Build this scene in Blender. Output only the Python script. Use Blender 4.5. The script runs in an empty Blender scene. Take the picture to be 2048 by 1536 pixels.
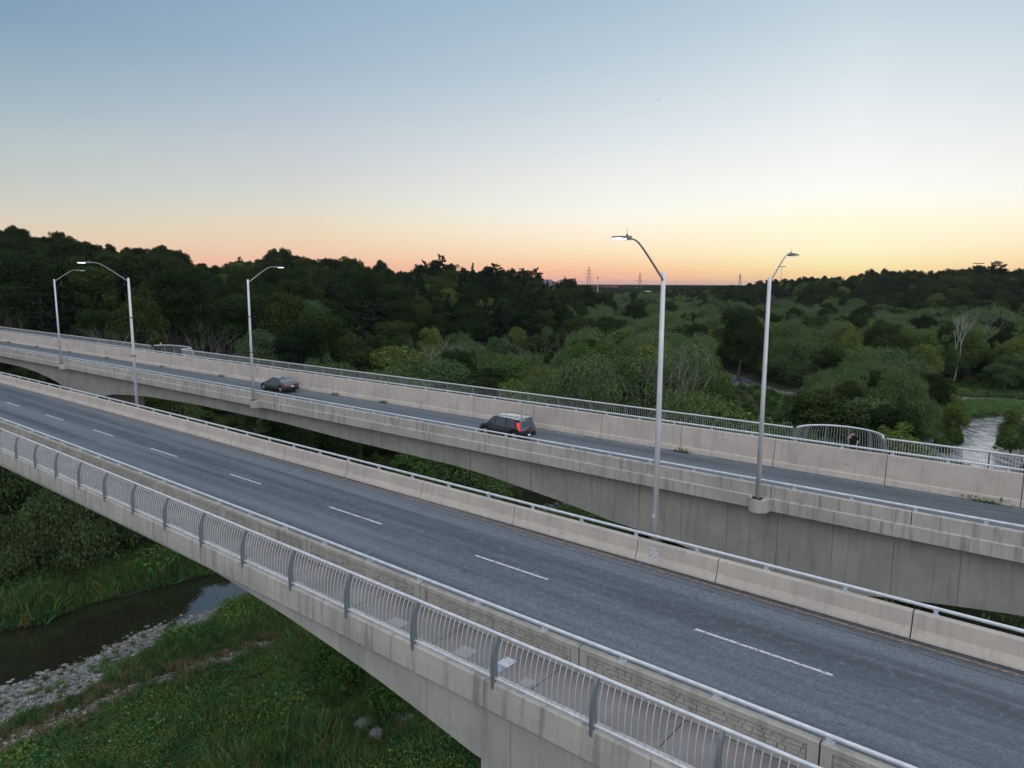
import bpy, math, random
import numpy as np
from mathutils import Vector, Matrix

# ------------------------------------------------------------------ camera, sky, light, exposure
SC = bpy.context.scene
COL = SC.collection
Z0 = 28.0                                   # camera height above the river
PITCH, ROLL, YAW, FPX = math.radians(8.1), 0.00478, 0.692, 1412.5
cp, sp = math.cos(PITCH), math.sin(PITCH)
V_F = np.array([0, cp, -sp]); _up = np.array([0, sp, cp]); _rt = np.array([1.0, 0, 0])
V_R = _rt*math.cos(ROLL) + _up*math.sin(ROLL)
V_U = -_rt*math.sin(ROLL) + _up*math.cos(ROLL)
cam_d = bpy.data.cameras.new('camera'); cam = bpy.data.objects.new('camera', cam_d); COL.objects.link(cam)
cam_d.sensor_width = 36; cam_d.lens = FPX/2048*36; cam_d.clip_start = .1; cam_d.clip_end = 30000
M = Matrix(((V_R[0], V_U[0], -V_F[0], 0), (V_R[1], V_U[1], -V_F[1], 0), (V_R[2], V_U[2], -V_F[2], Z0), (0, 0, 0, 1)))
cam.matrix_world = M
SC.camera = cam

def s2l(c):
    return tuple((x/255/12.92 if x/255 <= .04045 else ((x/255+.055)/1.055)**2.4) for x in c)

SUN_AZ = math.radians(24.9)                 # to the right of straight ahead
wd = bpy.data.worlds.new('World'); SC.world = wd; wd.use_nodes = True
nt = wd.node_tree; nt.nodes.clear()
N = nt.nodes.new; Lk = nt.links.new
def mathn(tree, op, a, b=None, c=None, clamp=False):
    n = tree.nodes.new('ShaderNodeMath'); n.operation = op; n.use_clamp = clamp
    for i, v in enumerate((a, b, c)):
        if v is None: continue
        if isinstance(v, (int, float)): n.inputs[i].default_value = v
        else: tree.links.new(v, n.inputs[i])
    return n.outputs[0]
tc = N('ShaderNodeTexCoord'); sx = N('ShaderNodeSeparateXYZ'); Lk(tc.outputs['Generated'], sx.inputs[0])
el = mathn(nt, 'ARCSINE', sx.outputs[2])                     # elevation
eld = mathn(nt, 'MULTIPLY', el, 180/math.pi/90)              # 0..1 for 0..90 degrees
elp = mathn(nt, 'POWER', mathn(nt, 'MAXIMUM', eld, 0.0), .5)       # sqrt spreads the low sky
az = mathn(nt, 'ARCTAN2', sx.outputs[0], sx.outputs[1])
dz = mathn(nt, 'SUBTRACT', az, SUN_AZ)
dd = mathn(nt, 'ARCCOSINE', mathn(nt, 'COSINE', dz))         # 0..pi away from the sunset
ddg = mathn(nt, 'MULTIPLY', dd, 180/math.pi)
SKY = {  # azimuth distance from the sunset (deg): [(elevation deg, sRGB)]
 0:  [(0,(254,200,134)),(.8,(253,221,152)),(1.4,(253,235,174)),(2.5,(254,245,202)),(4,(254,249,214)),(5.5,(254,252,232)),(7,(250,251,245)),(9.9,(240,242,242)),(14,(219,229,234)),(18,(196,212,222)),(21,(184,202,216)),(35,(150,178,204)),(60,(118,148,186)),(90,(104,134,174))],
 17: [(0,(246,168,150)),(.9,(252,192,152)),(1.9,(253,218,172)),(2.75,(254,232,196)),(4.4,(254,243,222)),(5.6,(248,246,235)),(7.6,(240,240,234)),(11,(219,227,231)),(16,(190,206,218)),(20,(170,192,209)),(35,(138,167,197)),(60,(112,143,182)),(90,(104,134,174))],
 41: [(0,(240,160,140)),(1.2,(242,184,156)),(2.6,(239,204,174)),(3.8,(234,214,184)),(5,(226,216,196)),(6.4,(214,216,206)),(8.5,(203,207,208)),(10,(196,204,210)),(16,(160,182,201)),(21,(143,170,194)),(35,(122,151,184)),(60,(108,138,178)),(90,(104,134,174))],
 61: [(0,(236,178,148)),(1.5,(238,192,162)),(3,(225,204,178)),(4.5,(211,205,190)),(7,(190,199,197)),(9,(180,194,196)),(11,(163,182,193)),(14,(144,169,187)),(16.5,(128,156,180)),(21,(117,146,174)),(35,(108,137,171)),(60,(104,134,174)),(90,(104,134,174))],
 180:[(0,(150,150,170)),(3,(160,156,176)),(8,(156,162,184)),(16,(138,156,184)),(35,(118,144,178)),(60,(106,136,175)),(90,(104,134,174))]}
cols = []
for k in (0, 17, 41, 61, 180):
    r = N('ShaderNodeValToRGB'); r.color_ramp.interpolation = 'B_SPLINE' if False else 'LINEAR'
    st = SKY[k]; e = r.color_ramp.elements
    while len(e) < len(st): e.new(.5)
    for i, (d, c) in enumerate(st):
        e[i].position = math.sqrt(d/90)
    for i, (d, c) in enumerate(st):
        e[i].color = (*s2l(c), 1)
    Lk(elp, r.inputs[0]); cols.append(r.outputs[0])
def mixn(tree, f, a, b, bt='MIX'):
    n = tree.nodes.new('ShaderNodeMix'); n.data_type = 'RGBA'; n.blend_type = bt
    for v, i in ((f, 0), (a, 6), (b, 7)):
        if isinstance(v, (int, float)): n.inputs[i].default_value = v
        elif isinstance(v, tuple): n.inputs[i].default_value = (*v[:3], 1)
        else: tree.links.new(v, n.inputs[i])
    return n.outputs[2]
def mr(tree, v, a, b, smooth=True, lo=0.0, hi=1.0):
    n = tree.nodes.new('ShaderNodeMapRange'); n.interpolation_type = 'SMOOTHSTEP' if smooth else 'LINEAR'
    n.inputs[1].default_value = a; n.inputs[2].default_value = b; n.inputs[3].default_value = lo; n.inputs[4].default_value = hi
    tree.links.new(v, n.inputs[0]); return n.outputs[0]
c1 = mixn(nt, mr(nt, ddg, 0, 17, False), cols[0], cols[1])
c2 = mixn(nt, mr(nt, ddg, 17, 41, False), c1, cols[2])
c2 = mixn(nt, mr(nt, ddg, 41, 61, False), c2, cols[3])
c3 = mixn(nt, mr(nt, ddg, 61, 150), c2, cols[4])
bg = N('ShaderNodeBackground'); bg.inputs[1].default_value = 1.03; Lk(c3, bg.inputs[0])
wo = N('ShaderNodeOutputWorld'); Lk(bg.outputs[0], wo.inputs[0])

sd = bpy.data.lights.new('fill_sun', 'SUN'); fill_sun = bpy.data.objects.new('fill_sun', sd); COL.objects.link(fill_sun)
sd.energy = 2.6; sd.angle = math.radians(130); sd.color = (1.0, .945, .885)
_d = Vector((0.15, -0.45, 1.0)).normalized()          # added soft fill from above and behind the camera, opposite the sunset
fill_sun.rotation_euler = _d.to_track_quat('Z', 'Y').to_euler()
SC.view_settings.view_transform = 'Standard'; SC.view_settings.look = 'None'
SC.view_settings.exposure = 0; SC.view_settings.gamma = 1; SC.view_settings.use_curve_mapping = False
SC.cycles.max_bounces = 5; SC.cycles.diffuse_bounces = 3; SC.cycles.glossy_bounces = 3
SC.cycles.transmission_bounces = 4; SC.cycles.transparent_max_bounces = 4
SC.cycles.use_denoising = True
try: SC.cycles.denoiser = 'OPENIMAGEDENOISE'
except Exception: pass

# ------------------------------------------------------------------ helpers
def scr(P):
    """world points -> photo pixels and depth (used to keep sight lines open)"""
    P = np.atleast_2d(P) - np.array([0, 0, Z0])
    d = P@V_F
    return 1024 + FPX*(P@V_R)/d, 768 - FPX*(P@V_U)/d, d

def mat(name, base, rough=.8, metal=0.0, spec=.3, emit=None, estr=0):
    m = bpy.data.materials.new(name); m.use_nodes = True
    b = m.node_tree.nodes['Principled BSDF']
    b.inputs['Base Color'].default_value = (*base, 1); b.inputs['Roughness'].default_value = rough
    b.inputs['Metallic'].default_value = metal; b.inputs['Specular IOR Level'].default_value = spec
    if emit: b.inputs['Emission Color'].default_value = (*emit, 1); b.inputs['Emission Strength'].default_value = estr
    return m
def bsdf(m): return m.node_tree.nodes['Principled BSDF']
def noise(t, vec, scale, detail=3, rough=.55):
    n = t.nodes.new('ShaderNodeTexNoise'); n.inputs['Scale'].default_value = scale
    n.inputs['Detail'].default_value = detail; n.inputs['Roughness'].default_value = rough
    if vec is not None: t.links.new(vec, n.inputs['Vector'])
    return n.outputs[0]
def scaled(t, vec, s):
    n = t.nodes.new('ShaderNodeMapping'); n.inputs['Scale'].default_value = s; t.links.new(vec, n.inputs[0]); return n.outputs[0]
def ramp(t, v, stops):
    r = t.nodes.new('ShaderNodeValToRGB'); e = r.color_ramp.elements
    while len(e) < len(stops): e.new(.5)
    for i, (p, c) in enumerate(stops): e[i].position = p
    for i, (p, c) in enumerate(stops): e[i].color = (*c, 1)
    t.links.new(v, r.inputs[0]); return r.outputs[0]
def bump(t, h, dist, strength=.6):
    n = t.nodes.new('ShaderNodeBump'); n.inputs['Distance'].default_value = dist; n.inputs['Strength'].default_value = strength
    t.links.new(h, n.inputs['Height']); return n.outputs[0]
def geo(t): return t.nodes.new('ShaderNodeNewGeometry')

def concrete(name, a, b, streak=.5, blot=.5, scuff=.0):
    m = mat(name, a, .85, spec=.2); t = m.node_tree; g = geo(t); P = g.outputs['Position']
    v1 = noise(t, scaled(t, P, (2.6, 2.6, .22)), 1.6, 4)         # vertical run-off streaks
    v2 = noise(t, P, .55, 5, .65)                                   # big cloudy blotches
    v3 = noise(t, P, 14, 3)
    v4 = noise(t, scaled(t, P, (9, 9, .5)), 1.0, 3)
    c = mixn(t, mr(t, v2, .35, .7), a, b)
    c = mixn(t, mathn(t, 'MULTIPLY', mr(t, v1, .48, .72), streak), c, tuple(x*.55 for x in b))
    c = mixn(t, mathn(t, 'MULTIPLY', mr(t, v4, .55, .75), streak*.7), c, tuple(min(1, x*1.28) for x in a))
    c = mixn(t, mathn(t, 'MULTIPLY', mr(t, v3, .45, .8), .35), c, tuple(x*.78 for x in a))
    if scuff:
        v5 = noise(t, scaled(t, P, (.7, .7, 9)), 1.0, 5, .7); v6 = noise(t, P, .9, 2)
        c = mixn(t, mathn(t, 'MULTIPLY', mathn(t, 'MULTIPLY', mr(t, v5, .56, .72), mr(t, v6, .45, .6)), scuff), c, tuple(x*.45 for x in b))
    sp_ = t.nodes.new('ShaderNodeTexVoronoi'); sp_.inputs['Scale'].default_value = 1.15; t.links.new(P, sp_.inputs['Vector'])
    c = mixn(t, mathn(t, 'MULTIPLY', mr(t, sp_.outputs[0], .0, .07, lo=1, hi=0), blot), c, tuple(x*.35 for x in b))
    t.links.new(c, bsdf(m).inputs['Base Color'])
    t.links.new(bump(t, v3, .01, .5), bsdf(m).inputs['Normal'])
    return m
M_CONC = concrete('concrete_pale', (.525, .472, .412), (.43, .392, .345), .30, .6, scuff=.45)
M_GIRD = concrete('concrete_girder', (.40, .385, .35), (.31, .305, .28), .4, .25)
M_FASC = concrete('concrete_fascia', (.48, .45, .41), (.37, .352, .318), .75, .2)
M_FORM = concrete('concrete_formliner', (.42, .395, .35), (.32, .305, .265), .45, .2)
M_WALK = concrete('concrete_sidewalk', (.22, .21, .205), (.16, .155, .15), .2, .3)
M_STEEL = mat('galvanised_steel', (.56, .60, .63), .45, .25, .5)
t = M_STEEL.node_tree; t.links.new(mixn(t, mr(t, noise(t, geo(t).outputs['Position'], 5, 4), .35, .7), (.50, .54, .57), (.64, .67, .70)), bsdf(M_STEEL).inputs['Base Color'])
M_POST = mat('grey_painted_steel', (.17, .20, .22), .5, .2, .5)
M_POLE = mat('pole_aluminium', (.66, .66, .68), .42, .25, .5)
t = M_POLE.node_tree; t.links.new(mixn(t, mr(t, noise(t, scaled(t, geo(t).outputs['Position'], (1, 1, .15)), 6, 3), .35, .7), (.58, .58, .61), (.72, .71, .73)), bsdf(M_POLE).inputs['Base Color'])
M_ARM = mat('lamp_arm_metal', (.34, .33, .33), .45, .3, .5)  # coloured darker than the pole to paint in the backlit silhouette
M_HEAD = mat('lamp_head_metal', (.22, .215, .22), .5, .2, .4)
M_DARK = mat('dark_metal', (.05, .05, .055), .5, .3)
M_LED = mat('led_lens', (.9, .9, .95), .3, emit=(1, .93, 1.0), estr=3.5)
M_LEDOFF = mat('lamp_lens_dim', (.7, .7, .72), .3, emit=(1, .95, 1.0), estr=.5)

def asphalt(name):
    m = mat(name, (.06, .065, .075), .62, spec=.45); t = m.node_tree
    uv = t.nodes.new('ShaderNodeUVMap'); uv.uv_map = 'st'; U = uv.outputs[0]
    P = geo(t).outputs['Position']
    fine = noise(t, P, 15, 5, .8); mid = noise(t, P, 4, 4, .75)
    band = noise(t, scaled(t, U, (.012, .75, 1)), 1.0, 3, .6)     # wheel tracks run along the lane
    band2 = noise(t, scaled(t, U, (.10, 1.4, 1)), 1.0, 4, .6)
    c = mixn(t, mr(t, band, .38, .62), (.040, .052, .066), (.125, .150, .176))
    c = mixn(t, mathn(t, 'MULTIPLY', mr(t, band2, .45, .75), .5), c, (.15, .19, .22))
    c = mixn(t, mathn(t, 'MULTIPLY', mr(t, fine, .42, .68), .85), c, (.025, .034, .044))
    c = mixn(t, mathn(t, 'MULTIPLY', mr(t, mid, .5, .72), .5), c, (.17, .205, .235))
    sv = t.nodes.new('ShaderNodeTexVoronoi'); sv.inputs['Scale'].default_value = .42; t.links.new(U, sv.inputs['Vector'])
    c = mixn(t, mathn(t, 'MULTIPLY', mathn(t, 'MULTIPLY', mr(t, sv.outputs[0], .03, .16, lo=1, hi=0), mr(t, mid, .45, .6)), .55), c, (.02, .026, .034))
    wv = noise(t, U, .35, 4, .6)
    cr = t.nodes.new('ShaderNodeTexVoronoi'); cr.feature = 'DISTANCE_TO_EDGE'; cr.inputs['Scale'].default_value = .28
    vm = t.nodes.new('ShaderNodeVectorMath'); vm.operation = 'ADD'
    nz = t.nodes.new('ShaderNodeTexNoise'); nz.inputs['Scale'].default_value = 1.3; nz.inputs['Detail'].default_value = 4; t.links.new(U, nz.inputs['Vector'])
    sc_ = t.nodes.new('ShaderNodeVectorMath'); sc_.operation = 'SCALE'; sc_.inputs['Scale'].default_value = .9; t.links.new(nz.outputs['Color'], sc_.inputs[0])
    t.links.new(U, vm.inputs[0]); t.links.new(sc_.outputs[0], vm.inputs[1]); t.links.new(vm.outputs[0], cr.inputs['Vector'])
    crk = mathn(t, 'MULTIPLY', mr(t, cr.outputs[0], 0, .006, lo=1, hi=0), mr(t, wv, .55, .62))
    c = mixn(t, mathn(t, 'MULTIPLY', crk, .75), c, (.02, .02, .022))
    t.links.new(c, bsdf(m).inputs['Base Color'])
    t.links.new(bump(t, fine, .012, .8), bsdf(m).inputs['Normal'])
    return m
M_ASPH = asphalt('asphalt')
def paint(name, c, bg_, wear):
    m = mat(name, c, .7); t = m.node_tree; P = geo(t).outputs['Position']
    w = noise(t, P, 9, 5, .7)
    t.links.new(mixn(t, mr(t, w, wear-.07, wear+.07), bg_, c), bsdf(m).inputs['Base Color']); return m
M_WHITE = paint('worn_white_paint', (.52, .53, .54), (.12, .13, .145), .43)
M_WHITE2 = paint('very_worn_white_paint', (.42, .42, .42), (.12, .13, .145), .52)
M_YELL = paint('worn_yellow_paint', (.34, .20, .08), (.13, .12, .105), .52)
M_TAR = mat('tar_line', (.012, .012, .014), .5)

# ---- names and properties
def tag(o, label=None, cat=None, group=None, kind=None):
    if label: o['label'] = label
    if cat: o['category'] = cat
    if group: o['group'] = group
    if kind: o['kind'] = kind
    return o
def empty(name, loc, label, cat, group=None):
    o = bpy.data.objects.new(name, None); COL.objects.link(o); o.location = loc; o.empty_display_size = .3
    return tag(o, label, cat, group)
def obj(name, me, parent=None, loc=(0, 0, 0), rz=0.0, scale=None):
    o = bpy.data.objects.new(name, me); COL.objects.link(o)
    o.location = loc; o.rotation_euler = (0, 0, rz)
    if scale: o.scale = scale
    if parent: o.parent = parent
    return o
class MB:
    def __init__(s): s.v = []; s.f = []; s.uv = []; s.n = 0; s.mi = []
    def add(s, v, f, uv=None, mi=0):
        v = np.asarray(v, float).reshape(-1, 3)
        s.v.append(v); s.f += [tuple(i+s.n for i in q) for q in f]; s.mi += [mi]*len(f)
        s.uv.append(np.zeros((len(v), 2)) if uv is None else np.asarray(uv, float)); s.n += len(v)
    def box(s, c, size, rz=0, mi=0, bev=0):
        x, y, z = size[0]/2, size[1]/2, size[2]/2
        v = np.array([(-x,-y,-z),(x,-y,-z),(x,y,-z),(-x,y,-z),(-x,-y,z),(x,-y,z),(x,y,z),(-x,y,z)])
        ca, sa = math.cos(rz), math.sin(rz)
        v = v@np.array([[ca, sa, 0], [-sa, ca, 0], [0, 0, 1]]) + np.asarray(c)
        s.add(v, [(0,3,2,1),(4,5,6,7),(0,1,5,4),(1,2,6,5),(2,3,7,6),(3,0,4,7)], mi=mi)
    def tube(s, pts, rad, n=8, caps=True, mi=0):
        pts = np.asarray(pts, float); m = len(pts)
        rad = np.full(m, rad) if np.isscalar(rad) else np.asarray(rad, float)
        tn = np.gradient(pts, axis=0); tn /= np.linalg.norm(tn, axis=1)[:, None]+1e-9
        ref = np.array([0, 0, 1.0]) if abs(tn[0][2]) < .9 else np.array([1.0, 0, 0])
        V = []
        for i in range(m):
            a = np.cross(tn[i], ref); a /= np.linalg.norm(a)+1e-9; b = np.cross(tn[i], a)
            ref = -b if abs(np.dot(b, tn[i])) < .5 else ref
            ref = np.cross(a, tn[i]); ref /= np.linalg.norm(ref)+1e-9
            th = np.arange(n)/n*2*math.pi
            V.append(pts[i] + rad[i]*(np.outer(np.cos(th), a)+np.outer(np.sin(th), b)))
        F = [(i*n+j, i*n+(j+1) % n, (i+1)*n+(j+1) % n, (i+1)*n+j) for i in range(m-1) for j in range(n)]
        if caps: F += [tuple(range(n))[::-1], tuple((m-1)*n+j for j in range(n))]
        s.add(np.concatenate(V), F, mi=mi)
    def mesh(s, name, mats, origin=(0, 0, 0), smooth=False, uv=False):
        V = np.concatenate(s.v) - np.asarray(origin)
        me = bpy.data.meshes.new(name); me.from_pydata(V.tolist(), [], s.f)
        for m in (mats if isinstance(mats, (list, tuple)) else [mats]): me.materials.append(m)
        if any(s.mi): me.polygons.foreach_set('material_index', s.mi)
        if smooth: me.polygons.foreach_set('use_smooth', [True]*len(me.polygons))
        if uv:
            U = np.concatenate(s.uv); li = np.empty(len(me.loops), np.int32); me.loops.foreach_get('vertex_index', li)
            l = me.uv_layers.new(name='st'); l.data.foreach_set('uv', U[li].ravel())
        return me
def soup(name, V, k, material, extra=None):
    """fast mesh from a flat list of k-gons"""
    n = len(V)//k; me = bpy.data.meshes.new(name)
    me.vertices.add(n*k); me.loops.add(n*k); me.polygons.add(n)
    me.vertices.foreach_set('co', V.astype(np.float32).ravel())
    me.loops.foreach_set('vertex_index', np.arange(n*k, dtype=np.int32))
    me.polygons.foreach_set('loop_start', np.arange(0, n*k, k, dtype=np.int32))
    me.update(calc_edges=True); me.materials.append(material); return me

# ------------------------------------------------------------------ bridge coordinates
E_ = np.array([math.cos(YAW), -math.sin(YAW), 0]); N_ = np.array([math.sin(YAW), math.cos(YAW), 0])
NEAR = dict(kh=-.000402, g=-.00298, kv=-.000011); FAR = dict(kh=-.000426, g=.00109, kv=.000062)
def BP(b, s, t, z):
    s = np.asarray(s, float)[..., None]; t = np.asarray(t, float)[..., None]; z = np.asarray(z, float)[..., None]
    return E_*s + N_*(t+b['kh']*s*s/2) + np.array([0, 0, 1.0])*(z+b['g']*s+b['kv']*s*s/2+Z0)
def brz(b, s): return -YAW + math.atan(b['kh']*s)
def rings(s0, s1, ds=2.0):
    n = max(1, int(math.ceil(abs(s1-s0)/ds))); return np.linspace(s0, s1, n+1)
def sweep(mb, b, prof, S, caps=True, zf=None, closed=True):
    """closed (t,z) profile swept along the bridge; zf(s, i, t, z) may move a point"""
    m = len(prof); S = np.asarray(S, float); V = []; UV = []
    for s in S:
        pr = prof if zf is None else [zf(s, i, *p) for i, p in enumerate(prof)]
        pr = np.array(pr); V.append(BP(b, np.full(m, s), pr[:, 0], pr[:, 1])); UV.append(np.stack([np.full(m, s), pr[:, 0]], 1))
    F = [(i*m+j, i*m+(j+1) % m, (i+1)*m+(j+1) % m, (i+1)*m+j) for i in range(len(S)-1) for j in range(m if closed else m-1)]
    if caps and closed: F += [tuple(range(m)), tuple((len(S)-1)*m+j for j in range(m))[::-1]]
    mb.add(np.concatenate(V), F, np.concatenate(UV))
def fix(me):
    import bmesh
    bm = bmesh.new(); bm.from_mesh(me); bmesh.ops.recalc_face_normals(bm, faces=bm.faces); bm.to_mesh(me); bm.free(); return me
S0, S1 = -190.0, 26.0

HAZE = .00005

def s_at(b, t, z, x):
    """where along the bridge a point of that offset stands at photo column x"""
    s = np.linspace(-190, 3, 4000); P = BP(b, s, np.full(s.shape, float(t)), np.full(s.shape, float(z)))
    u, v, d = scr(P); ok = d > 1; return float(np.interp(x, u[ok], s[ok]))
def zlist(tab, s): a = np.array(tab); return float(np.interp(s, a[:, 0], a[:, 1]))

# ------------------------------------------------------------------ roads
for b, t0, t1, nm in ((NEAR, 14.5, 21.98, 'road'), (FAR, 32.05, 38.8, 'road')):
    mb = MB(); sweep(mb, b, [(t0, -10), (t1, -10), (t1, -10.28), (t0, -10.28)], rings(S0, S1, 3))
    rd = obj(nm, fix(mb.mesh('road', M_ASPH, uv=True))); tag(rd, kind='structure')
    def stripe(name, s0, s1, t, w, material, label=None):
        mb = MB(); S = rings(s0, s1, 2.5); pr = [(t-w/2, -9.996), (t+w/2, -9.996), (t+w/2, -9.999), (t-w/2, -9.999)]
        sweep(mb, b, pr, S); o = obj(name, fix(mb.mesh(name, material)), rd)
        if label: o['label'] = label
    if b is NEAR:
        i = 0; starts = [s_at(b, 18.4, -10, x) for x in (12, 90.6, 186, 300.7, 459.6, 658.3, 949.3, 1390)]
        ends = [s_at(b, 18.4, -10, x) for x in (39, 126.5, 227, 353, 521, 763, 1095, 1665)]
        for a_, c_ in zip(starts, ends): stripe('lane_dash', a_, c_, 18.42, .095, M_WHITE)
        for k in range(1, 9): stripe('lane_dash', starts[0]-9*k, starts[0]-9*k+3.4, 18.42, .095, M_WHITE)
        for k in range(1, 3): stripe('lane_dash', starts[-1]+9*k, starts[-1]+9*k+3.4, 18.42, .095, M_WHITE)
        stripe('edge_line', S0, S1, 21.58, .11, M_YELL, 'worn orange yellow line along the median barrier')
        stripe('sealed_crack', -32, S1, 21.12, .025, M_TAR, 'thin black tar line beside the yellow line')
    else:
        rng = random.Random(4); s = -30.0
        while s < S1:
            l = rng.uniform(.5, 2.4); stripe('edge_line', s, s+l, 38.42, .06, M_WHITE2 if rng.random() < .6 else M_WHITE); s += l + rng.uniform(.08, .5)
        stripe('edge_line', S0, -30.1, 38.42, .06, M_WHITE2)

# ------------------------------------------------------------------ bridges
def groove_rings(s0, s1, joints, ds, w=.014):
    S = set(np.round(rings(s0, s1, ds), 4).tolist())
    for j in joints:
        if s0 < j < s1: S |= {round(j-w, 4), round(j-w*.5, 4), round(j+w*.5, 4), round(j+w, 4)}
    return sorted(S)
def in_groove(s, joints, w=.014): return min(abs(s-j) for j in joints) < w*.75

LK0, LK1 = s_at(FAR, 41.06, -8.1, 304), s_at(FAR, 41.06, -8.1, 364)
ZB_NEAR = [(-190,-10.62),(-110,-10.62),(-50,-10.62),(-24,-10.5),(-19.9,-10.76),(-17.4,-10.99),(-15.3,-11.22),(-13.6,-11.47),(-12,-11.74),(-10.9,-11.92),(-8.4,-11.92),(-5,-11.4),(0,-10.9),(26,-10.6)]
ZB_FAR = [(-190,-11.3),(-118,-11.3),(-108,-11.37),(-103,-11.65),(-98,-12.2),(-94,-12.95),(-91.5,-13.35),(-87.5,-13.35),(-85,-12.85),(-82,-12.3),(-78,-11.95),(-74,-11.7),(-65,-11.42),(-50,-11.4),(-42,-11.62),(-35,-11.68),(-31,-11.72),(-28,-11.92),(-22.3,-12.47),(-19.5,-12.85),(-17.2,-13.0),(-15.7,-13.15),(-11.6,-13.85),(-8.9,-13.85),(-7.5,-13.55),(-6,-13.2),(-4,-12.9),(-1.8,-12.6),(0,-12.45),(6,-11.9),(26,-11.4)]
def bridge(b, label, parts):
    o = BP(b, -10, 20 if b is NEAR else 36, -28)
    e = empty('concrete_bridge', tuple(o), label, 'bridge')
    for nm, mb, m in parts(b):
        obj(nm, fix(mb.mesh(nm, m, origin=o)), e)
    return e
def near_parts(b):
    J = [-10.77+4.55*k for k in range(-38, 8)]
    mb = MB()
    def zf(s, i, t, z):
        return (t+.03, z) if (i in (0, 1, 2, 3) and in_groove(s, J)) else (t, z)
    sweep(mb, b, [(12.06, -9.62), (12.02, -9.66), (12.0, -10.0), (12.0, -10.37), (12.5, -10.40), (12.5, -9.90), (12.36, -9.88), (12.36, -9.62)], groove_rings(S0, S1, J, 2.5), zf=zf)
    yield 'edge_beam', mb, M_FASC
    mb = MB(); J2 = [-12.9+2.9*k for k in range(-60, 13)]
    def zf2(s, i, t, z):
        zb = zlist(ZB_NEAR, s); g = .02 if (i in (0, 1) and in_groove(s, J2, .01)) else 0
        return (t+g, zb if z < -11 else z)
    sweep(mb, b, [(12.10, -10.375), (12.10, -20), (21.9, -20), (21.9, -10.405), (12.6, -10.405), (12.48, -10.41)], groove_rings(S0, S1, J2, 1.2, .01), zf=zf2)
    yield 'girder', mb, M_GIRD
    mb = MB(); sweep(mb, b, [(12.37, -9.9), (14.12, -9.9), (14.12, -10.28), (12.51, -10.28), (12.51, -9.905)], rings(S0, S1, 3))
    yield 'sidewalk', mb, M_WALK
    for s in [-9.9+1.5*k*2.3 for k in range(-22, 4)]:
        mb = MB(); sweep(mb, b, [(12.37, -9.896), (14.04, -9.896), (14.04, -9.899), (12.37, -9.899)], [s, s+.018]); yield 'sidewalk_joint', mb, M_TAR
    mb = MB(); sweep(mb, b, [(12.52, -10.285), (22.28, -10.285), (22.28, -10.4), (12.52, -10.4)], rings(S0, S1, 3)); yield 'deck', mb, M_GIRD
    for s in (-9.75, -92):
        mb = MB(); w = 1.22; z0 = -11 if s < -50 else -11.85; t0_, t1_ = (15, 19) if s < -50 else (12.11, 21.88)
        sweep(mb, b, [(t0_, z0), (t1_, z0), (t1_, -29.5), (t0_, -29.5)], [s-w, s+w]); yield 'pier', mb, M_GIRD
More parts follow.
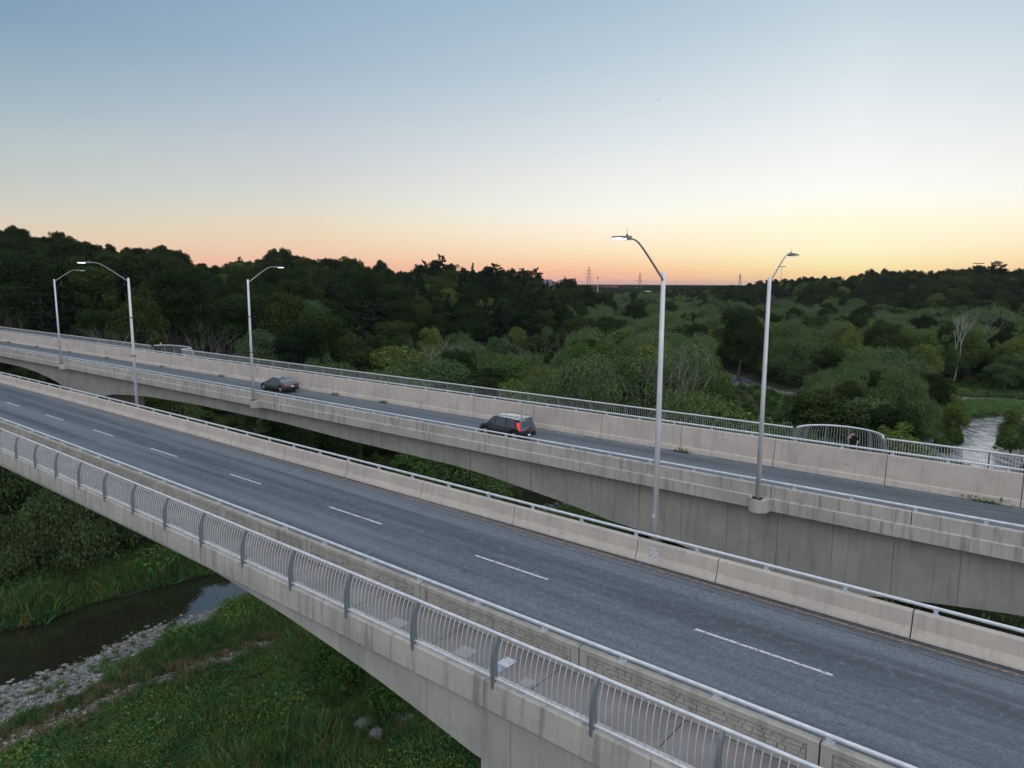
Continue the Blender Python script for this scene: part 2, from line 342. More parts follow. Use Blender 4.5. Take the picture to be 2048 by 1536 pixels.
def far_parts(b):
    J = [-5.12+5.68*k for k in range(-33, 7)]
    mb = MB()
    def zf(s, i, t, z): return (t+.03, z) if (i in (0, 1, 2) and in_groove(s, J)) else (t, z)
    sweep(mb, b, [(31.6, -9.64), (31.53, -9.68), (31.53, -10.23), (32.2, -10.26), (32.4, -10.29), (32.4, -10.0), (32.2, -9.64)], groove_rings(S0, S1, J, 2.5), zf=zf)
    yield 'edge_beam', mb, M_FASC
    mb = MB(); J2 = [-8.2+2.42*k for k in range(-70, 14)]
    def zf2(s, i, t, z):
        zb = zlist(ZB_FAR, s); g = .035 if (i in (0, 1) and in_groove(s, J2)) else 0
        return (t+g, zb if z < -12 else z)
    sweep(mb, b, [(32.25, -10.27), (32.25, -20), (39.6, -20), (39.6, -10.41), (32.45, -10.41)], groove_rings(S0, S1, J2, 1.2), zf=zf2)
    yield 'girder', mb, M_GIRD
    mb = MB(); sweep(mb, b, [(39.23, -9.6), (41.25, -9.6), (41.25, -10.28), (38.82, -10.28), (38.82, -10.0), (39.23, -9.995)], rings(S0, S1, 3)); yield 'sidewalk', mb, M_WALK
    mb = MB(); sweep(mb, b, [(32.41, -10.285), (41.2, -10.285), (41.2, -10.4), (32.41, -10.4)], rings(S0, S1, 3)); yield 'deck', mb, M_GIRD
    for s in (-10.2, -89.5):
        mb = MB(); w = 1.35; z0 = -13.7 if s > -50 else -13.3
        t0_, t1_ = (34.5, 38.2) if s < -50 else (32.26, 39.58); sweep(mb, b, [(t0_, z0), (t1_, z0), (t1_, -29.5), (t0_, -29.5)], [s-w, s+w]); yield 'pier', mb, M_GIRD
    for sc_, a_ in ((-10.55, 2.5), ((LK0+LK1)/2, (LK1-LK0)/2+.1)):
        mb = MB(); th = np.linspace(0, math.pi, 25); ss = sc_-a_*np.cos(th); tt = 41.24+2.36*np.sin(th)
        top = BP(b, ss, tt, np.full(25, -9.6)); bot = BP(b, sc_+(ss-sc_)*.9, 41.24+(tt-41.24)*.82, np.full(25, -10.0))
        F = [tuple(range(25)), tuple(25+i for i in range(25))[::-1]] + [(i, i+1, 26+i, 25+i) for i in range(24)] + [(24, 0, 25, 49)]
        mb.add(np.concatenate([top, bot]), F); yield 'lookout_slab', mb, M_FASC
    for s in (-11.25, -53.0, -92.4):
        mb = MB(); th = np.linspace(0, math.pi, 15); ss = s-.46*np.cos(th); tt = 31.56-.62*np.sin(th)**.8
        z = [-9.68, -9.66, -10.3]; R = [.94, 1, 1]
        vs = [BP(b, s+(ss-s)*.97, 31.56+(tt-31.56)*.97, np.full(15, -9.65)), BP(b, ss, tt, np.full(15, -9.68)), BP(b, ss, tt, np.full(15, -10.27))]
        F = [tuple(range(15)), tuple(30+i for i in range(15))[::-1]] + [(k*15+i, k*15+i+1, k*15+16+i, k*15+15+i) for k in range(2) for i in range(14)] + [(k*15+14, k*15, k*15+15, k*15+29) for k in range(2)]
        mb.add(np.concatenate(vs), F); yield 'lamp_pedestal', mb, M_FASC
bridge(NEAR, 'nearest concrete bridge with the empty road lane and curved grey sidewalk railing', near_parts)
bridge(FAR, 'second concrete bridge beyond the gap, carrying the two cars', far_parts)

M_JOINT = mat('joint_filler', (.07, .065, .06), .9)
# ------------------------------------------------------------------ barriers with their rails
def barrier(b, label, prof, joints, material, rail_t, rail_z, top_z, post0, extra=None, gap=.018, s0=S0, s1=S1, core=None):
    base = BP(b, -10, prof[0][0], -10.0)
    e = empty('barrier_wall', tuple(base), label, 'barrier')
    J = sorted(j for j in joints if s0 < j < s1); edges = [s0]+J+[s1]; panels = []
    for a_, c_ in zip(edges[:-1], edges[1:]):
        mb = MB(); sweep(mb, b, prof, rings(a_+gap, c_-gap, 2.0)); p = obj('barrier_panel', fix(mb.mesh('barrier_panel', material, origin=base)), e); panels.append((a_, c_, p))
    tt_ = [p[0] for p in prof if p[1] > top_z-.04]; ta, tb = min(tt_)+.07, max(tt_)-.03; zl = max(min(p[1] for p in prof)+.03, -9.97)
    mb = MB(); sweep(mb, b, [(ta, top_z-.03), (tb, top_z-.03), (tb, zl), (ta, zl)], rings(s0, s1, 2.5)); obj('core', fix(mb.mesh('core', M_JOINT, origin=base)), e)
    mb = MB(); S = rings(s0, s1, 2.4); mb.tube(BP(b, S, np.full(len(S), rail_t), np.full(len(S), rail_z)), .052, 10)
    obj('handrail', mb.mesh('handrail', M_STEEL, origin=base, smooth=True), e)
    mb = MB(); h = rail_z-top_z; mb.box((0, 0, h/2-.02), (.10, .09, h-.06)); mb.box((0, 0, .008), (.17, .15, .016)); mb.box((0, 0, h-.045), (.14, .10, .02))
    pm = mb.mesh('rail_post', M_STEEL)
    k = post0
    while k > s0: k -= 2.4
    k += 2.4
    while k < min(s1, 22):
        q = BP(b, k, rail_t, top_z); obj('rail_post', pm, e, tuple(q-base), brz(b, k)); k += 2.4
    return e, panels, base
JM = [-3.32, -9.16, -12.23, -18.04, -23.57]
x_ = -23.57
while x_ > -50: x_ -= 5.55; JM.append(x_)
JM += [-56.0, -59.1]; x_ = -59.1
while x_ > -185: x_ -= 5.6; JM.append(x_)
JM += [2.4, 8, 13.6, 19.2]
med, _, mbase = barrier(NEAR, 'flared median barrier along the far edge of the nearest road', [(21.86, -9.99), (21.88, -9.92), (21.99, -9.70), (22.05, -9.27), (22.08, -9.24), (22.25, -9.24), (22.28, -9.27), (22.42, -9.95), (22.42, -10.37), (22.30, -10.39), (22.30, -10.29), (21.97, -10.01)], JM, M_CONC, 22.17, -9.035, -9.24, -9.98)
for s in (-11.55, s_at(NEAR, 21.95, -9.7, 256)):
    mb = MB(); q = BP(NEAR, s, 21.998, -9.60)
    a = BP(NEAR, [s-.15, s+.15, s+.15, s-.15], [22.03, 22.03, 21.985, 21.985], [-9.44, -9.44, -9.78, -9.78])
    off = -N_*.022
    for g in (0, 1):
        pass
    v = np.concatenate([a+N_*.01, a+off]); mb.add(v, [(0,1,2,3), (7,6,5,4), (0,4,5,1), (1,5,6,2), (2,6,7,3), (3,7,4,0)])
    c = obj('access_cover', fix(mb.mesh('access_cover', M_POLE, origin=mbase)), med)
    for ds, dzv in ((-.11, -9.5), (.11, -9.5), (-.11, -9.72), (.11, -9.72)):
        mb = MB(); mb.box(tuple(BP(NEAR, s+ds, 22.01 + (-9.44-dzv)*(-.12), dzv) - N_*.022), (.03, .02, .03), brz(NEAR, s)); obj('bolt', mb.mesh('bolt', M_DARK, origin=mbase), c)
JF = [-1.98+5.62*k for k in range(-34, 5)]
barrier(FAR, 'tall far concrete barrier between the second bridge road and its walkway', [(38.68, -9.99), (38.74, -9.72), (38.80, -9.66), (38.90, -8.50), (38.93, -8.47), (39.11, -8.47), (39.14, -8.50), (39.22, -9.99)], JF, M_CONC, 39.02, -8.305, -8.47, -12.18)
JN = [-5.12+5.68*k for k in range(-33, 7)]
barrier(FAR, 'low barrier on the near edge of the second bridge, beside the gap', [(31.60, -9.645), (31.60, -9.10), (31.63, -9.07), (31.80, -9.07), (31.84, -9.10), (32.05, -9.7), (32.2, -9.9), (32.22, -9.99), (31.9, -9.99), (31.9, -9.645)], JN, M_FASC, 31.73, -8.895, -9.07, -14.62)
JP = [-9.39+5.85*k for k in range(-31, 7)]
par, ppan, pbase = barrier(NEAR, 'stone patterned barrier between the sidewalk and nearest road', [(14.11, -9.89), (14.11, -9.22), (14.06, -9.22), (14.06, -9.17), (14.08, -9.15), (14.23, -9.15), (14.26, -9.17), (14.44, -9.72), (14.62, -9.85), (14.64, -9.99), (14.2, -9.99), (14.2, -9.89)], JP, M_FORM, 14.185, -9.005, -9.15, -10.59)
# stones of the patterned face: 300 nearest as parts, the rest of each panel joined
rng = random.Random(11); left = 300
FR = concrete('concrete_frame', (.44, .415, .375), (.36, .34, .30), .5, .1)
for a_, c_, p in sorted(ppan, key=lambda q: abs(q[1]+6)):
    if c_ < -75 or a_ > 8: continue
    for (u0, u1) in ((a_+.02, a_+.24), (c_-.24, c_-.02)):
        mb = MB(); sweep(mb, NEAR, [(14.065, -9.225), (14.12, -9.225), (14.12, -9.88), (14.065, -9.88)], [u0, u1]); obj('frame', fix(mb.mesh('frame', FR, origin=pbase)), p)
    for z0_, z1_ in ((-9.79, -9.88), (-9.225, -9.29)):
        mb = MB(); sweep(mb, NEAR, [(14.066, z0_), (14.12, z0_), (14.12, z1_), (14.066, z1_)], rings(a_+.24, c_-.24, 3)); obj('frame', fix(mb.mesh('frame', FR, origin=pbase)), p)
    rest = MB(); z = -9.785; rows = []
    while z < -9.31:
        h = min(rng.choice([.06, .08, .10, .12]), -9.295-z); rows.append((z, h)); z += h
    for z, h in rows:
        s = a_+.26
        while s < c_-.27:
            w = min(rng.uniform(.13, .42), c_-.26-s)
            if w < .06: break
            mb = MB(); g = .006; d = 14.066+rng.uniform(0, .028); j = lambda: rng.uniform(-.006, .006)
            zz0, zz1 = z+g, z+h-g+(.0 if rng.random() < .75 else -.012)
            out = BP(NEAR, [s+g*2, s+w-g*2, s+w-g*2, s+g*2], [d+j(), d+j(), d+j(), d+j()], [zz0+.006, zz0+.006+j()*.5, zz1-.006, zz1-.006+j()*.5])
            inn = BP(NEAR, [s+g, s+w-g, s+w-g, s+g], [14.12]*4, [zz0, zz0, zz1, zz1])
            mb.add(np.concatenate([out, inn]), [(0,1,2,3), (0,4,5,1), (1,5,6,2), (2,6,7,3), (3,7,4,0)])
            if left > 0: obj('stone', mb.mesh('stone', M_FORM, origin=pbase), p); left -= 1
            else: rest.add(mb.v[0], mb.f)
            s += w
    if rest.n: tag(obj('stones', rest.mesh('stones', M_FORM, origin=pbase), p), kind='stuff')

# ------------------------------------------------------------------ railings
def curve_y(h): return float(np.interp(h, [0, .2, .45, .7, .9, 1.02], [0, -.025, -.03, .0, .065, .135]))
def railing(b, label, t0, zb, H, inward, path, posts, bal, name='railing', curved=True, nlim=300, postw=.085, pm_=None, pz=.17):
    """path(u)->(s,t,local normal angle); posts and bal are lists of u"""
    pm_ = pm_ or M_POST
    s, t, an = path(posts[len(posts)//2]); base = BP(b, s, t, zb)
    e = empty(name, tuple(base), label, 'railing')
    hs = np.linspace(0, H, 9); k = H/1.02
    cy = [curve_y(h/k)*inward*(1 if curved else 0)*k for h in hs]
    # post: tapered flat bar
    mb = MB(); dep = np.linspace(.20, .10, 9)
    V = []
    for h, y, d in zip(hs, cy, dep): V += [(-postw/2, y-d/2, h), (postw/2, y-d/2, h), (postw/2, y+d/2, h), (-postw/2, y+d/2, h)]
    V = [(x, y, z-(pz if i < 4 else 0)) for i, (x, y, z) in enumerate(V)]
    F = [(i*4+j, i*4+(j+1) % 4, i*4+4+(j+1) % 4, i*4+4+j) for i in range(8) for j in range(4)] + [(3, 2, 1, 0), (32, 33, 34, 35)]
    mb.add(V, F); pmesh = mb.mesh('post', pm_)
    mb = MB(); mb.tube([(0, y, h) for y, h in zip(cy, hs)], .0105, 4); bmesh_ = mb.mesh('baluster', M_STEEL)
    for u in posts:
        s, t, an = path(u); obj('post', pmesh, e, tuple(BP(b, s, t, zb)-base), brz(b, s)+an)
    order = sorted(bal, key=lambda u: abs(path(u)[0]+4)); rest = MB(); bv = np.array([v.co[:] for v in bmesh_.vertices]); bf = [tuple(p.vertices) for p in bmesh_.polygons]
    for i, u in enumerate(order):
        s, t, an = path(u); q = BP(b, s, t, zb)-base; r = brz(b, s)+an
        if i < nlim: obj('baluster', bmesh_, e, tuple(q), r)
        else:
            c, s_ = math.cos(r), math.sin(r); rest.add(bv@np.array([[c, s_, 0], [-s_, c, 0], [0, 0, 1]])+q, bf)
    if rest.n: tag(obj('balusters', rest.mesh('balusters', M_STEEL), e), kind='stuff')
    for nm, h, r in (('top_rail', H, .048), ('bottom_rail', .07, .036)):
        us = np.linspace(min(posts), max(posts), max(8, int(len(posts)*6))); y = curve_y(h/k)*inward*k*(1 if curved else 0); pts = []
        for u in us:
            s, t, an = path(u); r_ = brz(b, s)+an; pts.append(BP(b, s, t, zb+h)-base+np.array([-math.sin(r_), math.cos(r_), 0])*y)
        mb = MB(); mb.tube(pts, r, 10); obj(nm, mb.mesh(nm, M_STEEL, smooth=True), e)
    return e
def between(posts, sp):
    out = []
    for a_, c_ in zip(posts[:-1], posts[1:]):
        n = int(round((c_-a_)/sp)); out += [a_+(c_-a_)*i/n for i in range(1, n)]
    return out
P1_ = [-16.19+2.84*k for k in range(-38, 10)]
railing(NEAR, 'curved grey steel railing along the outer edge of the nearest bridge', 12.12, -9.60, 1.13, 1, lambda u: (u, 12.10, 0.0), P1_, between(P1_, .155))
RL = [-12.95-2.76*k for k in range(0, 27)][::-1]; RL[0] = LK1+.05; RL = [q for q in RL if q >= LK1]
railing(FAR, 'long curved railing on the second bridge, between its two lookouts', 41.05, -9.55, 1.47, -1, lambda u: (u, 41.08, 0.0), RL, between(RL, .15))
RR = [-8.15+2.3*k for k in range(0, 13)]
railing(FAR, 'straight railing right of the round lookout, in front of the river', 41.05, -9.55, 1.47, -1, lambda u: (u, 41.08, 0.0), RR, between(RR, .135), curved=False)
R0 = [LK0-2.76*k for k in range(0, 34)][::-1]
railing(FAR, 'railing at the far left end of the second bridge', 41.05, -9.55, 1.47, -1, lambda u: (u, 41.08, 0.0), R0, between(R0, .15), nlim=0)
def lookout(label, sc_, a_, b_, pow_):
    def path(u):
        th = u; c, s = math.cos(th), math.sin(th)
        ss = sc_-a_*math.copysign(abs(c)**pow_, c); tt = 41.06+b_*abs(s)**pow_
        an = math.atan2(b_*c, a_*s); return ss, tt, an
    po = list(np.linspace(0.02, math.pi-.02, 7)); ba = [po[i]+(po[i+1]-po[i])*j/8 for i in range(6) for j in range(1, 8)]
    railing(FAR, label, 41.05, -9.55, 1.47, -1, path, po, ba, name='lookout_railing')
lookout('rounded lookout railing where the person in a black shirt stands', -10.55, 2.42, 2.28, 1.0)
lookout('distant angular white lookout railing at the left of the second bridge', (LK0+LK1)/2, (LK1-LK0)/2, 2.2, .7)

# ------------------------------------------------------------------ street lamps
def lamp(b, s, t, zb, ztop, side, label, lit, banner=False, cover=False):
    base = BP(b, s, t, zb); top = BP(b, s, t, 0)[2]*0 + Z0+ztop; H = top-base[2]
    e = empty('street_lamp', tuple(base), label, 'street lamp', 'street lamps on the two bridges')
    mb = MB(); mb.tube([(0, 0, 0), (0, 0, H*.5), (0, 0, H-.02), (0, 0, H)], [.112, .098, .08, .058], 12); obj('pole', mb.mesh('pole', M_POLE, smooth=True), e)
    mb = MB(); mb.tube([(0, 0, -.02), (0, 0, .05)], .2, 8); mb.box((0, 0, .0), (.42, .42, .05), brz(b, s))
    for dx in (-.15, .15):
        for dy in (-.15, .15): mb.box((dx, dy, .06), (.05, .05, .09), 0)
    obj('base_plate', mb.mesh('base_plate', M_DARK), e)
    d = N_*side
    pr = [(0.02, H-.32), (.10, H-.20), (.95, H+.40), (1.55, H+.80), (1.85, H+.96), (2.1, H+1.03), (2.45, H+1.05)]
    mb = MB(); mb.tube([tuple(d*a_+np.array([0, 0, h])) for a_, h in pr], [.045, .042, .037, .033, .031, .03, .03], 8)
    a = obj('arm', mb.mesh('arm', M_ARM, smooth=True), e)
    zc = H+1.05; mb = MB(); rz = brz(b, s)
    # flat tapered LED head with a driver box
    def prism(mb_, st, mi=0):
        V = []
        for u, w, z0_, z1_ in st:
            c = d*u
            for sg, zz in ((-1, z0_), (1, z0_), (1, z1_), (-1, z1_)): V.append(c+E_*sg*w/2+np.array([0, 0, zz]))
        n = len(st); F = [(i*4+j, i*4+(j+1) % 4, i*4+4+(j+1) % 4, i*4+4+j) for i in range(n-1) for j in range(4)]+[(0,1,2,3), tuple((n-1)*4+j for j in (3,2,1,0))]
        mb_.add(V, F, mi=mi)
    prism(mb, [(2.35, .12, zc-.04, zc+.05), (2.45, .24, zc-.06, zc+.07), (2.72, .28, zc-.06, zc+.06), (2.78, .34, zc-.03, zc+.04), (3.2, .32, zc-.03, zc+.03), (3.3, .2, zc-.02, zc+.015)])
    hd = obj('lamp_head', fix(mb.mesh('lamp_head', M_HEAD)), e)
    mb = MB(); prism(mb, [(2.8, .27, zc-.065, zc-.031), (3.2, .26, zc-.065, zc-.031)]); obj('lens', fix(mb.mesh('lens', M_LED if lit else M_LEDOFF)), hd)
    mb = MB(); mb.tube([tuple(d*2.55+np.array([0, 0, zc+.06])), tuple(d*2.55+np.array([0, 0, zc+.12]))], .035, 8); mb.tube([tuple(d*2.55+np.array([0, 0, zc+.12])), tuple(d*2.55+np.array([0, 0, zc+.30]))], .006, 4); obj('photocell', mb.mesh('photocell', M_DARK), hd)
    if cover:
        mb = MB(); p = -np.array([0.0, 1, 0])*.12; c = N_*-.118+np.array([0, 0, .98])
        mb.tube([tuple(c), tuple(c-N_*.02)], .075, 14); mb.tube([tuple(c-N_*.02), tuple(c-N_*.03)], .03, 10); obj('hand_hole', mb.mesh('hand_hole', M_STEEL), e)
    if banner:
        for h, l in ((H*.70, banner[0]), (H*.405, banner[1])):
            mb = MB(); v = E_*np.sign(l)
            mb.tube([tuple(v*.08+np.array([0, 0, h])), tuple(v*abs(l)+np.array([0, 0, h+.03]))], .013, 6); mb.box((0, 0, h), (.25, .25, .06)); obj('banner_arm', mb.mesh('banner_arm', M_DARK), e)
lamp(NEAR, -11.9, 22.68, -9.42, .41, -1, 'tallest street lamp, rising behind the median barrier with its lamp lit', True, cover=True)
lamp(NEAR, -54.5, 22.68, -9.42, .27, -1, 'lit street lamp on the median barrier at the left, with banner arms', True, banner=(-1.15, -1.2))
lamp(FAR, -11.25, 31.2, -9.66, .33, 1, 'street lamp on a rounded concrete pedestal, reaching over the second road at right', False)
lamp(FAR, -53.0, 31.2, -9.66, .22, 1, 'lit street lamp on a concrete pedestal beside the grey sedan', True, banner=(.9, -.8))
lamp(FAR, -92.4, 31.2, -9.66, .25, 1, 'most distant street lamp, at the far left of the second bridge', False)

# ------------------------------------------------------------------ terrain and river
RIV = np.array([(-150,8,5),(-110,22,5),(-80,33,5),(-58,41.5,5.2),(-38.3,49.5,4.8),(-33.4,55.8,4.2),(-28.8,60,3.9),(-25,64.2,3.4),(-15,76,4),(-2,88,4.5),(12,95,5),(40,99,5),(60,102,6.5),(72,110,9),(88,124,9),(100,139,7.5),(118,148,6),(130,160,5),(118,171,5),(95,168,5),(79,168,5.5),(70,180,4.8),(66.5,195,4.6),(66,215,4.4),(60,240,4.5),(45,275,5),(60,330,6),(140,420,8),(200,520,8)], float)
def _dense():
    out = []
    for i in range(len(RIV)-1):
        p0, p1, p2, p3 = RIV[max(i-1, 0)], RIV[i], RIV[i+1], RIV[min(i+2, len(RIV)-1)]
        for t in np.linspace(0, 1, 8, endpoint=False):
            out.append(.5*((2*p1)+(-p0+p2)*t+(2*p0-5*p1+4*p2-p3)*t*t+(-p0+3*p1-3*p2+p3)*t**3))
    out.append(RIV[-1]); return np.array(out)
RD = _dense()
def river_d(X, Y):
    """signed distance outside the water's edge (negative in the water) and side (+1 towards the camera's bank)"""
    X = np.asarray(X, float); Y = np.asarray(Y, float); best = np.full(X.shape, 1e9); side = np.zeros(X.shape)
    for a, c in zip(RD[:-1], RD[1:]):
        d = c[:2]-a[:2]; L2 = d@d; t = np.clip(((X-a[0])*d[0]+(Y-a[1])*d[1])/L2, 0, 1)
        dx = X-a[0]-t*d[0]; dy = Y-a[1]-t*d[1]; q = np.hypot(dx, dy)-(a[2]+(c[2]-a[2])*t); m = q < best
        best = np.where(m, q, best); side = np.where(m, np.sign(dx*d[1]-dy*d[0]), side)
    return best, side
_gX = np.arange(-165, 225, 1.0); _gY = np.arange(-10, 545, 1.0); _GD = None
_rx = river_d
def _build():
    global _GD, _GS
    A, B = np.meshgrid(_gX, _gY); d, s = _rx(A.ravel(), B.ravel()); _GD = d.reshape(A.shape); _GS = s.reshape(A.shape)
_build()
def river_q(x, y):
    fx = min(max(x-_gX[0], 0), len(_gX)-2.001); fy = min(max(y-_gY[0], 0), len(_gY)-2.001); i = int(fx); j = int(fy); fx -= i; fy -= j
    G = _GD; return float((G[j, i]*(1-fx)+G[j, i+1]*fx)*(1-fy)+(G[j+1, i]*(1-fx)+G[j+1, i+1]*fx)*fy), float(_GS[j, i])
def river_d(X, Y):
    X = np.atleast_1d(np.asarray(X, float)); Y = np.atleast_1d(np.asarray(Y, float)); S = X.shape
    if X.size < 50:
        q = [river_q(a, b) for a, b in zip(X.ravel(), Y.ravel())]; return np.array([a for a, _ in q]).reshape(S), np.array([b for _, b in q]).reshape(S)
    D = np.full(S, 60.0); SD = np.ones(S); m = (X > -160) & (X < 215) & (Y > -8) & (Y < 540)
    if m.any(): D[m], SD[m] = _rx(X[m], Y[m])
    return D, SD
def gravel_w(X): return np.interp(X, [-120, -45, -33, -28, -23.5, -18, -8, 2, 9, 14], [8.5, 8.5, 8.0, 5.2, 1.4, .6, 1.0, 5.0, 4.0, .05])
PROF = {  # photo column -> [(distance ahead, ground height relative to camera)]
 -900: [(60,-27),(90,-18),(120,-8),(170,0),(260,4),(700,0)],
 -300: [(66,-27),(80,-20),(95,-12),(130,-8),(180,0),(240,3),(400,3),(800,-2)],
 0:    [(84,-27),(102,-18),(120,-13),(150,-9),(195,-2),(235,3.0),(300,4),(420,0),(900,-5)],
 250:  [(96,-27),(114,-18),(135,-13.5),(170,-10),(215,-4.5),(255,0),(330,0),(900,-6)],
 500:  [(110,-27),(125,-20),(140,-16),(185,-12.5),(230,-7),(275,-3),(340,-3),(900,-7)],
 900:  [(165,-27),(200,-22),(240,-15),(290,-9),(340,-7.5),(460,-8),(900,-9)],
 1080: [(205,-27),(245,-22),(290,-16),(340,-11.5),(400,-10),(900,-10)],
 1170: [(260,-27),(300,-24),(360,-18),(430,-15),(900,-13)],
 1250: [(600,-27),(800,-24),(1100,-16),(1500,-12)],
 1340: [(560,-27),(720,-20),(900,-14),(1400,-11)],
 1480: [(440,-27),(520,-19),(620,-12),(700,-10),(1200,-9)],
 1720: [(400,-27),(460,-18),(530,-9.5),(590,-6),(900,-7)],
 2048: [(370,-27),(430,-15),(490,-6),(540,-3.5),(900,-6)],
 2500: [(260,-27),(330,-14),(400,-4),(480,-2),(900,-5)],
 3200: [(160,-27),(240,-16),(320,-6),(480,-3),(900,-6)]}
_px = np.array(sorted(PROF)); _yy = np.concatenate([np.linspace(0, 1000, 251), [1500, 2500, 4000, 20000]])
_tab = np.array([np.interp(_yy, [0]+[a for a, _ in PROF[k]]+[1600, 20000], [-27]+[h for _, h in PROF[k]]+[-11, -11]) for k in _px])
_ker = np.array([.25, .5, .25])
for _ in range(6): _tab[:, 1:-5] = (_tab[:, :-6]*.25+_tab[:, 1:-5]*.5+_tab[:, 2:-4]*.25)
def ground(X, Y):
    X = np.asarray(X, float); Y = np.asarray(Y, float); Yc = np.maximum(Y, 60)
    px = 1024+FPX*X/Yc; px = np.clip(px, _px[0], _px[-1]-1e-3)
    i = np.searchsorted(_px, px, side='right')-1; f = (px-_px[i])/(_px[i+1]-_px[i]); f = f*f*(3-2*f)
    j = np.clip(np.searchsorted(_yy, np.maximum(Y, 0), side='right')-1, 0, len(_yy)-2); g = (np.maximum(Y, 0)-_yy[j])/(_yy[j+1]-_yy[j]); g = np.clip(g, 0, 1)
    h = (_tab[i, j]*(1-g)+_tab[i, j+1]*g)*(1-f)+(_tab[i+1, j]*(1-g)+_tab[i+1, j+1]*g)*f
    h = h+Z0
    b = (np.sin(X*.13+1)*np.cos(Y*.11)+np.sin(X*.31+Y*.23)*.5+np.sin(X*.9-Y*.7)*.12)*.28
    h = h+b+np.where(Y > 300, np.sin(X*.02)*np.cos(Y*.017)*1.2, 0)
    # rise on the near bank towards the pier
    h = h+1.6*np.exp(-(((X+3)/12)**2+((Y-34)/12)**2))
    d, sd_ = river_d(X, Y); gw = np.where(sd_ > 0, gravel_w(X), .5)
    bank = np.where(d < 0, np.maximum(-.7, d*.35), np.where(d < gw, d*.055, gw*.055+np.clip((d-gw)*.55, 0, 50)))
    k = np.clip((d-gw)/4, 0, 1); low = np.minimum(h, bank+.0)
    return np.where(d < gw+5, np.minimum(h, bank), h)
def ground1(x, y): return float(ground(np.array([x]), np.array([y]))[0])
def axis(fine0, fine1, st, outs): return np.concatenate([[-v for v in outs[::-1]], np.arange(fine0, fine1+1e-6, st), outs])
gx = np.concatenate([-np.geomspace(9000, 300, 16), np.arange(-280, -62, 7), np.arange(-60, 24, .6), np.arange(24, 280, 2.6), np.geomspace(300, 9000, 16)])
gy = np.concatenate([-np.geomspace(3000, 60, 10), np.arange(-50, 30, 8), np.arange(32, 84, .6), np.arange(84, 260, 2.2), np.arange(262, 900, 11), np.geomspace(920, 14000, 22)])
GX, GY = np.meshgrid(gx, gy); GZ = ground(GX.ravel(), GY.ravel())
nx, ny = len(gx), len(gy); V = np.stack([GX.ravel(), GY.ravel(), GZ], 1)
me = bpy.data.meshes.new('valley_floor'); me.vertices.add(len(V)); me.vertices.foreach_set('co', V.astype(np.float32).ravel())
I, Jg = np.meshgrid(np.arange(nx-1), np.arange(ny-1)); q = (Jg*nx+I).ravel(); Q = np.stack([q, q+1, q+nx+1, q+nx], 1).astype(np.int32)
me.loops.add(Q.size); me.polygons.add(len(Q)); me.loops.foreach_set('vertex_index', Q.ravel()); me.polygons.foreach_set('loop_start', np.arange(0, Q.size, 4, dtype=np.int32))
dR, sR = river_d(GX.ravel(), GY.ravel()); gwv = np.where(sR > 0, gravel_w(GX.ravel()), .1)
DRY = np.array([(-36,30),(-31,36.5),(-28,40),(-25.5,43.2),(-22.5,46.6),(-18.5,50.5)])
def dry_d(X, Y):
    best = np.full(np.shape(X), 1e9)
    for a, c in zip(DRY[:-1], DRY[1:]):
        d = c-a; t = np.clip(((X-a[0])*d[0]+(Y-a[1])*d[1])/(d@d), 0, 1); best = np.minimum(best, np.hypot(X-a[0]-t*d[0], Y-a[1]-t*d[1]))
    return best
at = me.attributes.new('gravel', 'FLOAT', 'POINT'); at.data.foreach_set('value', np.clip(1.0-np.maximum(dR-gwv, 0)/.5, 0, 1).astype(np.float32))
at = me.attributes.new('dry', 'FLOAT', 'POINT'); at.data.foreach_set('value', np.clip(1.1-dry_d(GX.ravel(), GY.ravel())/.9, 0, 1).astype(np.float32))
me.update(calc_edges=True); me.polygons.foreach_set('use_smooth', [True]*len(me.polygons))
MG = mat('earth_and_grass', (.03, .04, .02), .95, spec=.1); t = MG.node_tree; P = geo(t).outputs['Position']
n1 = noise(t, P, .35, 5, .6); n2 = noise(t, P, 3.5, 4, .7)
cg = mixn(t, mr(t, n1, .35, .65), (.020, .034, .012), (.040, .052, .020)); cg = mixn(t, mr(t, n2, .45, .75), cg, (.045, .042, .022))
vo = t.nodes.new('ShaderNodeTexVoronoi'); vo.inputs['Scale'].default_value = 5; t.links.new(P, vo.inputs['Vector'])
vc = mixn(t, mr(t, vo.outputs[0], .1, .6, lo=1, hi=0), (.05, .045, .035), (.20, .20, .19)); vc = mixn(t, mr(t, n2, .4, .7), vc, (.06, .06, .05))
a1 = t.nodes.new('ShaderNodeAttribute'); a1.attribute_name = 'gravel'; a2 = t.nodes.new('ShaderNodeAttribute'); a2.attribute_name = 'dry'
c = mixn(t, mathn(t, 'MULTIPLY', a2.outputs[2], .8), cg, (.13, .115, .08)); c = mixn(t, a1.outputs[2], c, vc)
t.links.new(c, bsdf(MG).inputs['Base Color']); me.materials.append(MG)
vf = obj('valley_floor', me); tag(vf, kind='structure')
